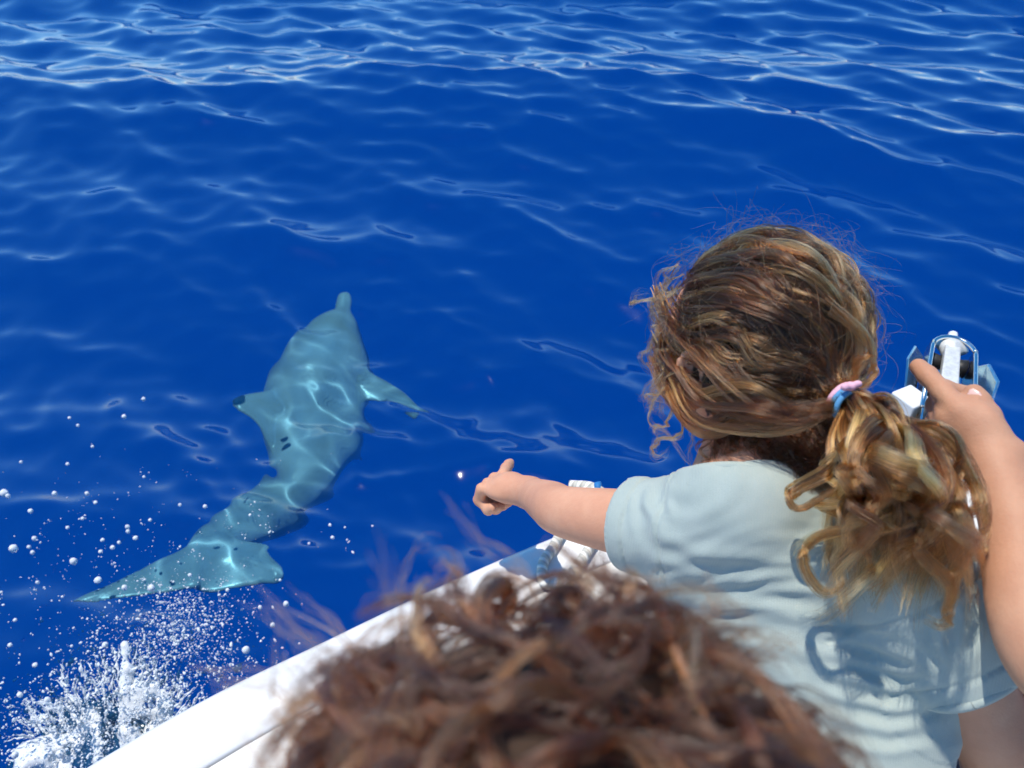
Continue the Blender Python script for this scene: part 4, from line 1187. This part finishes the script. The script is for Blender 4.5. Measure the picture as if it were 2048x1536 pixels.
def front_child():
    root = empty('person', (0.03, 0.03, DECK), 'child with messy chestnut curls seated behind the girl, back of head only', 'person')
    c = at(1130, 1885, 0.262)
    F_, U_, L_ = frame((-0.25, 0.88, -0.25), (-0.02, 0.28, 0.95))
    NK = c - U_ * 0.125 - F_ * 0.015; CH = np.array((0.03, 0.03, DECK + 0.34)); HP = np.array((0.03, 0.0, DECK + 0.10))
    v = Vol((-0.22, -0.16, 0.94), (0.30, 0.42, 1.70), 0.005)
    head(v, c, F_, U_, L_)
    v.cone(c - U_ * 0.05 - F_ * 0.02, NK, 0.044, 0.044, 0.02); v.cone(NK, CH, 0.046, 0.08, 0.03)
    v.ell(CH, (0.115, 0.072, 0.11), None, 0.03); v.cone(CH, HP, 0.085, 0.095, 0.04)
    for sg in (-1, 1):
        s_ = CH + np.array((0.11 * sg, 0, 0.06)); e_ = s_ + np.array((0.02 * sg, 0.03, -0.18)); w_ = e_ + np.array((-0.04 * sg, 0.12, -0.08))
        v.chain([s_, e_, w_], [0.038, 0.031, 0.021], 0.01)
        v.ell(w_ + np.array((-0.01 * sg, 0.035, -0.015)), (0.024, 0.036, 0.013), None, 0.012)
        for k in range(4): finger(v, w_ + np.array((-0.01 * sg + (k - 1.5) * 0.011, 0.062, -0.02)), ((0, 1, -0.4), (0, 0.6, -0.9), (0, 0.1, -1)), (0.017, 0.013, 0.01), 0.007, 0.0055)
        h_ = HP + np.array((0.06 * sg, 0.02, -0.01)); k_ = h_ + np.array((0.06 * sg, 0.2, 0.0)); a_ = k_ + np.array((-0.12 * sg, -0.02, -0.05))
        v.cone(h_, k_, 0.065, 0.047, 0.02); v.cone(k_, a_, 0.042, 0.028, 0.01); v.cone(a_, a_ + np.array((-0.05 * sg, 0.06, 0)), 0.026, 0.02, 0.01)
    V, Q = v.skin(2); V[:, 2] = np.maximum(V[:, 2], DECK + 0.009)
    o = mesh('body', V, Q, SKIN_A, root)
    d = (V - c) @ np.array((L_, F_, U_)).T
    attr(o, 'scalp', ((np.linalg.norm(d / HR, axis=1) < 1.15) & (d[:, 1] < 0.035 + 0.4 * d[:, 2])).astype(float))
    v = Vol((-0.24, -0.18, 0.95), (0.32, 0.24, 1.52), 0.006)
    v.ell(CH, (0.128, 0.086, 0.118), None); v.cone(CH, HP, 0.10, 0.115, 0.04); v.cone(NK - np.array((0, 0, 0.03)), CH, 0.056, 0.09, 0.03)
    for sg in (-1, 1):
        s_ = CH + np.array((0.11 * sg, 0, 0.06)); v.cone(s_, s_ + np.array((0.012 * sg, 0.018, -0.10)), 0.05, 0.048, 0.03)
    V, Q = v.skin(2); V[:, 2] = np.maximum(V[:, 2], DECK + 0.009); mesh('t_shirt', V, Q, WHITECLOTH, root)
    # hair: loose curls falling from the crown to all sides
    g = np.random.default_rng(77); groups = []
    crown = unit((0.05, 0.10, 0.99))
    nl, k = 520, 34
    D = g.normal(size=(nl * 4, 3)); D /= np.linalg.norm(D, axis=1)[:, None]
    D = D[(D[:, 1] < 0.45 + 0.4 * D[:, 2]) & (D[:, 2] > -0.4)][:nl]
    t = np.linspace(0, 1, 9)
    for j in range(len(D)):
        a = D[j]; tgt = unit(-crown + 0.45 * g.normal(size=3) + a * 0.2)
        ext = g.uniform(0.18, 0.42)
        Q_ = slerp(a[None], tgt[None], t * ext)[0]
        lift = g.uniform(0.008, 0.024)
        G = on_head(Q_, 0.003 + lift * np.sin(np.clip(t * 1.3, 0, 1.57)), c, F_, U_, L_)
        n = int(g.integers(16, 44))
        P = lock(G, n, g.uniform(0.0025, 0.006), g, k, flat=0.6, curl=g.uniform(0.002, 0.0075), turns=g.uniform(0.6, 2.0) * (1 if g.random() < .5 else -1), phase=g.random() * 6.283, fray=1.2, shorten=0.35, grow=True, frizz=0.0016)
        groups.append((P, g.uniform(0.00012, 0.00022, n), np.clip(0.33 + 0.20 * g.normal() + 0.15 * bundle(g, n), 0, 1)))
    # wisps blown up and out, most of them on the left
    for j in range(70):
        left = j < 52
        a = unit(np.array((g.uniform(0.3, 1.0) if left else g.uniform(-1, 0.4), g.uniform(-0.1, 0.75), g.uniform(0.1, 0.9))))
        G = [on_head(a, 0.003, c, F_, U_, L_)]
        dr = unit((L_ * a[0] + F_ * a[1] + U_ * a[2]) * 0.7 + 0.6 * g.normal(size=3))
        bend = unit(g.normal(size=3) + np.array((0, -0.4, -0.5)))
        st = g.uniform(0.007, 0.013)
        for q in range(5):
            G.append(G[-1] + dr * st); dr = unit(dr + bend * g.uniform(0.7, 1.2))
        n = int(g.integers(4, 14))
        P = lock(G, n, 0.004, g, 30, flat=0.7, curl=g.uniform(0.001, 0.004), turns=1.2, phase=g.random() * 6, fray=1.6, shorten=0.4, frizz=0.002)
        groups.append((P, g.uniform(0.00008, 0.00013, n), np.clip(0.6 + 0.15 * bundle(g, n), 0, 1)))
    warm = [(0.0, (0.014, 0.0035, 0.0015)), (0.4, (0.078, 0.019, 0.006)), (0.75, (0.29, 0.083, 0.024)), (1.0, (0.60, 0.24, 0.085))]
    o = hair_obj('hair', groups, hair_mat('chestnut_hair', warm, 0.24), root)
    o['label'] = 'messy loose chestnut curls'
front_child()

# ================================================================== towel on the deck
def build_towel():
    m, nt, b = pbsdf('ribbed_knit', (0.32, 0.26, 0.27), 0.9, 0.1, Sheen_Weight=0.2)
    n = noise(nt, 120, 3, 0.6); r = ramp(nt, n.outputs[0], [(0.3, (0.26, 0.21, 0.225)), (0.7, (0.36, 0.30, 0.31))])
    nt.links.new(r.outputs[0], b.inputs['Base Color'])
    A, B, C_, D_ = (atz(*p, DECK) for p in ((1868, 1462), (2290, 1425), (2330, 1800), (1760, 1800)))
    nu, nv = 150, 60
    u, w = np.meshgrid(np.linspace(0, 1, nu), np.linspace(0, 1, nv))
    P = ((1 - u) * (1 - w))[..., None] * A + (u * (1 - w))[..., None] * B + (u * w)[..., None] * C_ + ((1 - u) * w)[..., None] * D_
    edge = np.minimum.reduce((u, 1 - u, w, 1 - w))
    P[..., 0] += 0.006 * vnoise(np.stack((u * 5, w * 5, u * 0), -1), 2); P[..., 1] += 0.008 * vnoise(np.stack((u * 6, w * 4, u * 0 + 3), -1), 2)
    rib = 0.0016 * np.sin(2 * math.pi * u * 46)
    P[..., 2] += 0.010 + 0.006 * np.clip(edge * 14, 0, 1) + rib + 0.006 * vnoise(np.stack((u * 4, w * 3, u * 0), -1), 6) * np.clip(edge * 6, 0, 1)
    top = P.reshape(-1, 3); bot = top.copy(); bot[:, 2] = DECK + 0.006
    i = np.arange(nv - 1)[:, None] * nu + np.arange(nu - 1)[None, :]
    Qt = np.stack((i, i + nu, i + nu + 1, i + 1), -1).reshape(-1, 4)
    nrm = np.cross(top[Qt[0, 1]] - top[Qt[0, 0]], top[Qt[0, 3]] - top[Qt[0, 0]])[2]
    if nrm < 0: Qt = Qt[:, ::-1]
    rim = np.concatenate((np.arange(nu), np.arange(1, nv) * nu + nu - 1, (nv - 1) * nu + np.arange(nu - 2, -1, -1), np.arange(nv - 2, 0, -1) * nu))
    rn = np.roll(rim, -1); n0 = len(top)
    Qs = np.stack((rim, rn, rn + n0, rim + n0), -1)
    Qs = Qs if nrm < 0 else Qs[:, ::-1]
    o = mesh('towel', np.vstack((top, bot)), np.vstack((Qt, Qs, Qt[:, ::-1] + n0)), m)
    tag(o, 'mauve grey ribbed knit towel spread on the deck under the propped arm', 'towel')
build_towel()

# ================================================================== splash and spray
def build_splash():
    g = np.random.default_rng(9)
    foam, nt, out = mat('foam')
    d = node(nt, 'ShaderNodeBsdfPrincipled'); d.inputs['Base Color'].default_value = (0.92, 0.95, 0.97, 1)
    d.inputs['Roughness'].default_value = 0.25; d.inputs['Transmission Weight'].default_value = 0.3; d.inputs['IOR'].default_value = 1.33
    d.inputs['Subsurface Weight'].default_value = 0.0
    nt.links.new(d.outputs[0], out.inputs['Surface'])
    ico_v, ico_f = [], []
    ph = (1 + 5 ** 0.5) / 2
    for a, b_ in ((-1, ph), (1, ph), (-1, -ph), (1, -ph)):
        ico_v += [(a, b_, 0)]
    for a, b_ in ((-1, ph), (1, ph), (-1, -ph), (1, -ph)):
        ico_v += [(0, a, b_)]
    for a, b_ in ((ph, -1), (ph, 1), (-ph, -1), (-ph, 1)):
        ico_v += [(a, 0, b_)]
    ico_v = np.array(ico_v, float); ico_v /= np.linalg.norm(ico_v[0])
    ico_f = np.array([(0, 11, 5), (0, 5, 1), (0, 1, 7), (0, 7, 10), (0, 10, 11), (1, 5, 9), (5, 11, 4), (11, 10, 2), (10, 7, 6), (7, 1, 8), (3, 9, 4), (3, 4, 2), (3, 2, 6), (3, 6, 8), (3, 8, 9), (4, 9, 5), (2, 4, 11), (6, 2, 10), (8, 6, 7), (9, 8, 1)])
    def sub(V, F):                       # one loop of splitting: rounder drops
        V = [tuple(v) for v in V]; c = {}; out_ = []
        def mid(a, b):
            k = (min(a, b), max(a, b))
            if k not in c:
                q = unit(np.array(V[a]) + np.array(V[b])); V.append(tuple(q)); c[k] = len(V) - 1
            return c[k]
        for a, b, d_ in F:
            x, y, z = mid(a, b), mid(b, d_), mid(d_, a)
            out_ += [(a, x, z), (b, y, x), (d_, z, y), (x, y, z)]
        return np.array(V), np.array(out_)
    s1v, s1f = sub(ico_v, ico_f); s2v, s2f = sub(s1v, s1f)
    def drops(C_, r, stretch, V0, F0):
        n = len(C_)
        A = g.normal(size=(n, 3)); A[:, 2] += 1.0; A /= np.linalg.norm(A, axis=1)[:, None]
        V = V0[None] * r[:, None, None] * (1 + 0.35 * vnoise(V0[None] * 1.3 + g.uniform(0, 50, (n, 1, 3)), 2))[:, :, None]
        V = V + A[:, None, :] * ((V @ A[:, :, None]) * (stretch[:, None, None] - 1))
        V = V + C_[:, None, :]
        F = F0[None] + (np.arange(n) * len(V0))[:, None, None]
        return V.reshape(-1, 3), F.reshape(-1, 3)
    root = empty('splash', tuple(atz(230, 1480, 0)), 'white splash of foam and spray thrown up between boat and dolphin tail', 'splash')
    root['kind'] = 'stuff'
    # body of the splash: torn sheet and fingers of white water along the hull
    lo = np.array((-1.35, 0.55, -0.06)); v = Vol(lo, (-0.45, 1.35, 0.42), 0.0052)
    def W(px, py, z): return atz(px, py, z)
    for j in range(190):
        u = g.random(); px = 60 + 350 * u + g.normal(0, 14); py = 1560 - 125 * math.sin(min(max(u * 1.1, 0), 1) * math.pi) * g.random() - 12 * g.random()
        z = g.uniform(0.0, 0.08)
        v.ell(W(px, py, z), g.uniform(0.010, 0.030, 3), None, 0.02)
    for pts, r0, r1 in (([(285, 1560, .05), (282, 1480, .10), (268, 1410, .16), (262, 1310, .22)], 0.046, 0.007), ([(330, 1540, .05), (335, 1470, .10), (322, 1425, .14), (315, 1398, .16), (325, 1385, .17)], 0.028, 0.006),
                        ([(340, 1510, .08), (345, 1450, .12), (338, 1402, .15)], 0.022, 0.005), ([(240, 1550, .05), (210, 1470, .08), (196, 1430, .1)], 0.030, 0.006), ([(150, 1560, .04), (120, 1490, .07), (95, 1450, .09)], 0.026, 0.006),
                        ([(300, 1540, .06), (300, 1450, .12), (290, 1380, .18)], 0.03, 0.008), ([(380, 1510, .06), (400, 1460, .08), (398, 1430, .1)], 0.02, 0.006)):
        S = spline([(*W(*p),) for p in pts], 14)
        for i in range(13):
            f = i / 12
            v.cone(S[i], S[i + 1], (r0 + (r1 - r0) * f ** 0.7) * (1 + 0.25 * g.normal()), (r0 + (r1 - r0) * ((i + 1) / 12) ** 0.7), 0.012)
    for j in range(220):                 # holes torn in it
        px = g.uniform(90, 420); py = g.uniform(1340, 1540)
        v.ell(W(px, py, g.uniform(0.03, 0.16)), g.uniform(0.007, 0.022, 3), None, 0.008, 'sub')
    V, Q = v.skin(1); N = normals(V, Q)
    V = V + N * (0.007 * vnoise(V * 45, 1) + 0.003 * vnoise(V * 100, 2))[:, None]
    V[:, 2] += 0.045
    o = mesh('white_water', V, Q, foam, root); o['kind'] = 'stuff'
    # spray
    px, py, zz, rr = [], [], [], []
    def cloud(n, cx, cy, sx, sy, z0, z1, r0, r1, tilt=0):
        a, b = g.normal(0, 1, n), g.normal(0, 1, n)
        px.append(cx + sx * a + tilt * b); py.append(cy + sy * b); zz.append(g.uniform(z0, z1, n)); rr.append(0.8 * (r0 + (r1 - r0) * g.random(n) ** 4.5))
    cloud(3000, 300, 1330, 85, 75, 0.05, 0.35, 0.0008, 0.0050, -25)
    cloud(2800, 190, 1430, 95, 60, 0.02, 0.25, 0.0008, 0.0052, -20)
    cloud(900, 360, 1240, 55, 50, 0.10, 0.35, 0.0010, 0.0050)
    cloud(900, 120, 1490, 70, 40, 0.0, 0.15, 0.0012, 0.0055)
    cloud(500, 430, 1300, 60, 60, 0.05, 0.30, 0.0010, 0.0048)
    cloud(420, 200, 1180, 130, 120, 0.10, 0.5, 0.0009, 0.0032)
    cloud(160, 420, 1060, 150, 80, 0.10, 0.5, 0.0008, 0.0026)
    px, py, zz, rr = (np.concatenate(q) for q in (px, py, zz, rr))
    # clumps: part of the drops gather in strings
    sel = g.random(len(px)) < 0.5; cx = g.integers(0, len(px), len(px) // 9 + 1); pick = cx[g.integers(0, len(cx), len(px))]
    px = np.where(sel, px[pick] + g.normal(0, 7, len(px)), px); py = np.where(sel, py[pick] + g.normal(0, 11, len(px)), py)
    C_ = np.stack([atz(a, b, z) for a, b, z in zip(px, py, zz)])
    base = atz(240, 1560, 0.0)
    # none inside the hull
    rel = C_[:, :2] - BOW; w_ = rel @ PT / SC; s_ = -(rel @ HD) / SC
    hb = np.interp(s_, HB[:, 0], HB[:, 1])
    ok = (w_ > hb * 0.97 + 0.01)
    C_, rr = C_[ok], rr[ok]
    rr = rr * np.where(rr > 0.0022, 0.8, 1.0)
    V, F = drops(C_, rr, 0.9 + 1.6 * g.random(len(C_)) ** 3, s1v, s1f)
    # threads of water thrown out of the splash, beaded where they tear
    Vt, Ft = [], []; cnt = 0
    for j in range(520):
        u = g.random()
        p = atz(90 + 330 * u + g.normal(0, 18), 1500 - 150 * math.sin(u * math.pi) * g.random() - 40 * g.random(), g.uniform(0.03, 0.22))
        dv = unit(p - base + np.array((-0.05, 0.05, 0.16)) + 0.10 * g.normal(size=3)); L_ = g.uniform(0.012, 0.06); m_ = 11
        tt = np.linspace(0, 1, m_)
        pth = p + dv * (L_ * tt)[:, None] + np.array((0, 0, -0.25 * L_)) * (tt ** 2)[:, None] + 0.05 * L_ * np.cumsum(g.normal(size=(m_, 3)), 0) * 0.5
        rd = g.uniform(0.0012, 0.0042) * (1 - 0.6 * tt) * (1 + 0.6 * np.sin(tt * g.uniform(6, 18) + g.random() * 6)) * np.sin(np.clip(tt * 1.15 + 0.08, 0, 1) * math.pi) ** 0.4 + 0.0003
        a_ = np.linspace(0, 2 * math.pi, 6, endpoint=False); uu_ = unit(np.cross(dv, (0.3, 0.1, 0.9))); ww_ = np.cross(dv, uu_)
        ring = pth[:, None, :] + rd[:, None, None] * (np.cos(a_)[None, :, None] * uu_ + np.sin(a_)[None, :, None] * ww_)
        Vt.append(ring.reshape(-1, 3))
        ii = np.arange(m_ - 1)[:, None] * 6 + np.arange(6)[None, :]; jj = np.arange(m_ - 1)[:, None] * 6 + (np.arange(6)[None, :] + 1) % 6
        q_ = np.stack((ii, jj, jj + 6, ii + 6), -1).reshape(-1, 4) + cnt; cnt += m_ * 6
        Ft.append(np.concatenate((q_[:, [0, 1, 2]], q_[:, [0, 2, 3]])))
    Vt, Ft = np.concatenate(Vt), np.concatenate(Ft)
    Vt[:, 2] += 0.04
    V, F = np.vstack((V, Vt)), np.vstack((F, Ft + len(V)))
    o = mesh('spray', V, F, foam, root); o['kind'] = 'stuff'
    # the larger drops flying alone, each one a thing
    big = [(287, 798, 8), (248, 833, 9), (185, 893, 6), (139, 836, 6), (156, 851, 6), (8, 986, 15), (16, 992, 8), (27, 1097, 15), (147, 1123, 13), (196, 1160, 14), (303, 1176, 14), (249, 1175, 11), (135, 928, 7), (61, 1022, 9), (109, 987, 9), (174, 987, 8), (191, 1005, 8),
           (135, 1055, 7), (69, 1077, 9), (58, 1094, 7), (65, 1105, 8), (201, 1103, 8), (255, 1054, 9), (256, 1063, 8), (271, 1076, 10), (288, 954, 6), (165, 1037, 7), (42, 924, 6), (410, 1013, 9), (300, 1040, 7), (572, 1208, 12), (492, 1300, 15), (480, 1345, 18), (560, 1160, 6),
           (618, 1087, 6), (660, 1050, 7), (690, 1055, 5), (745, 1052, 5), (665, 1075, 8), (500, 1030, 6), (360, 1010, 7), (30, 1240, 7), (75, 1165, 7), (90, 1250, 6), (205, 1080, 8), (225, 1095, 9), (238, 1085, 7), (60, 1420, 14), (122, 1508, 17), (30, 1510, 12), (40, 1390, 10), (95, 1400, 11), (150, 1330, 12), (210, 1290, 12), (545, 1250, 10), (520, 1215, 9), (70, 1330, 9), (20, 1290, 8), (455, 1180, 8), (380, 1150, 8)]
    gcount = 0
    for x, y, dia in big:
        z = g.uniform(0.12, 0.4) if y < 1250 else g.uniform(0.05, 0.25)
        p = atz(x, y, z); r = dia * np.linalg.norm(p - CAM) / FX / 2 * 0.86
        V, F = drops(np.zeros((1, 3)), np.array((r,)), np.array((g.uniform(0.9, 1.3),)), s2v, s2f)
        V = s2v * r * (1 + 0.10 * vnoise(s2v * 1.7 + gcount, 3))[:, None]; V[:, 2] *= g.uniform(0.9, 1.25)
        gcount += 1
        o = mesh('water_droplet', V, F, foam); o.location = p
        tag(o, 'single larger water droplet flung into the air around the splash', 'droplet', 'large droplets flying round the splash')
build_splash()
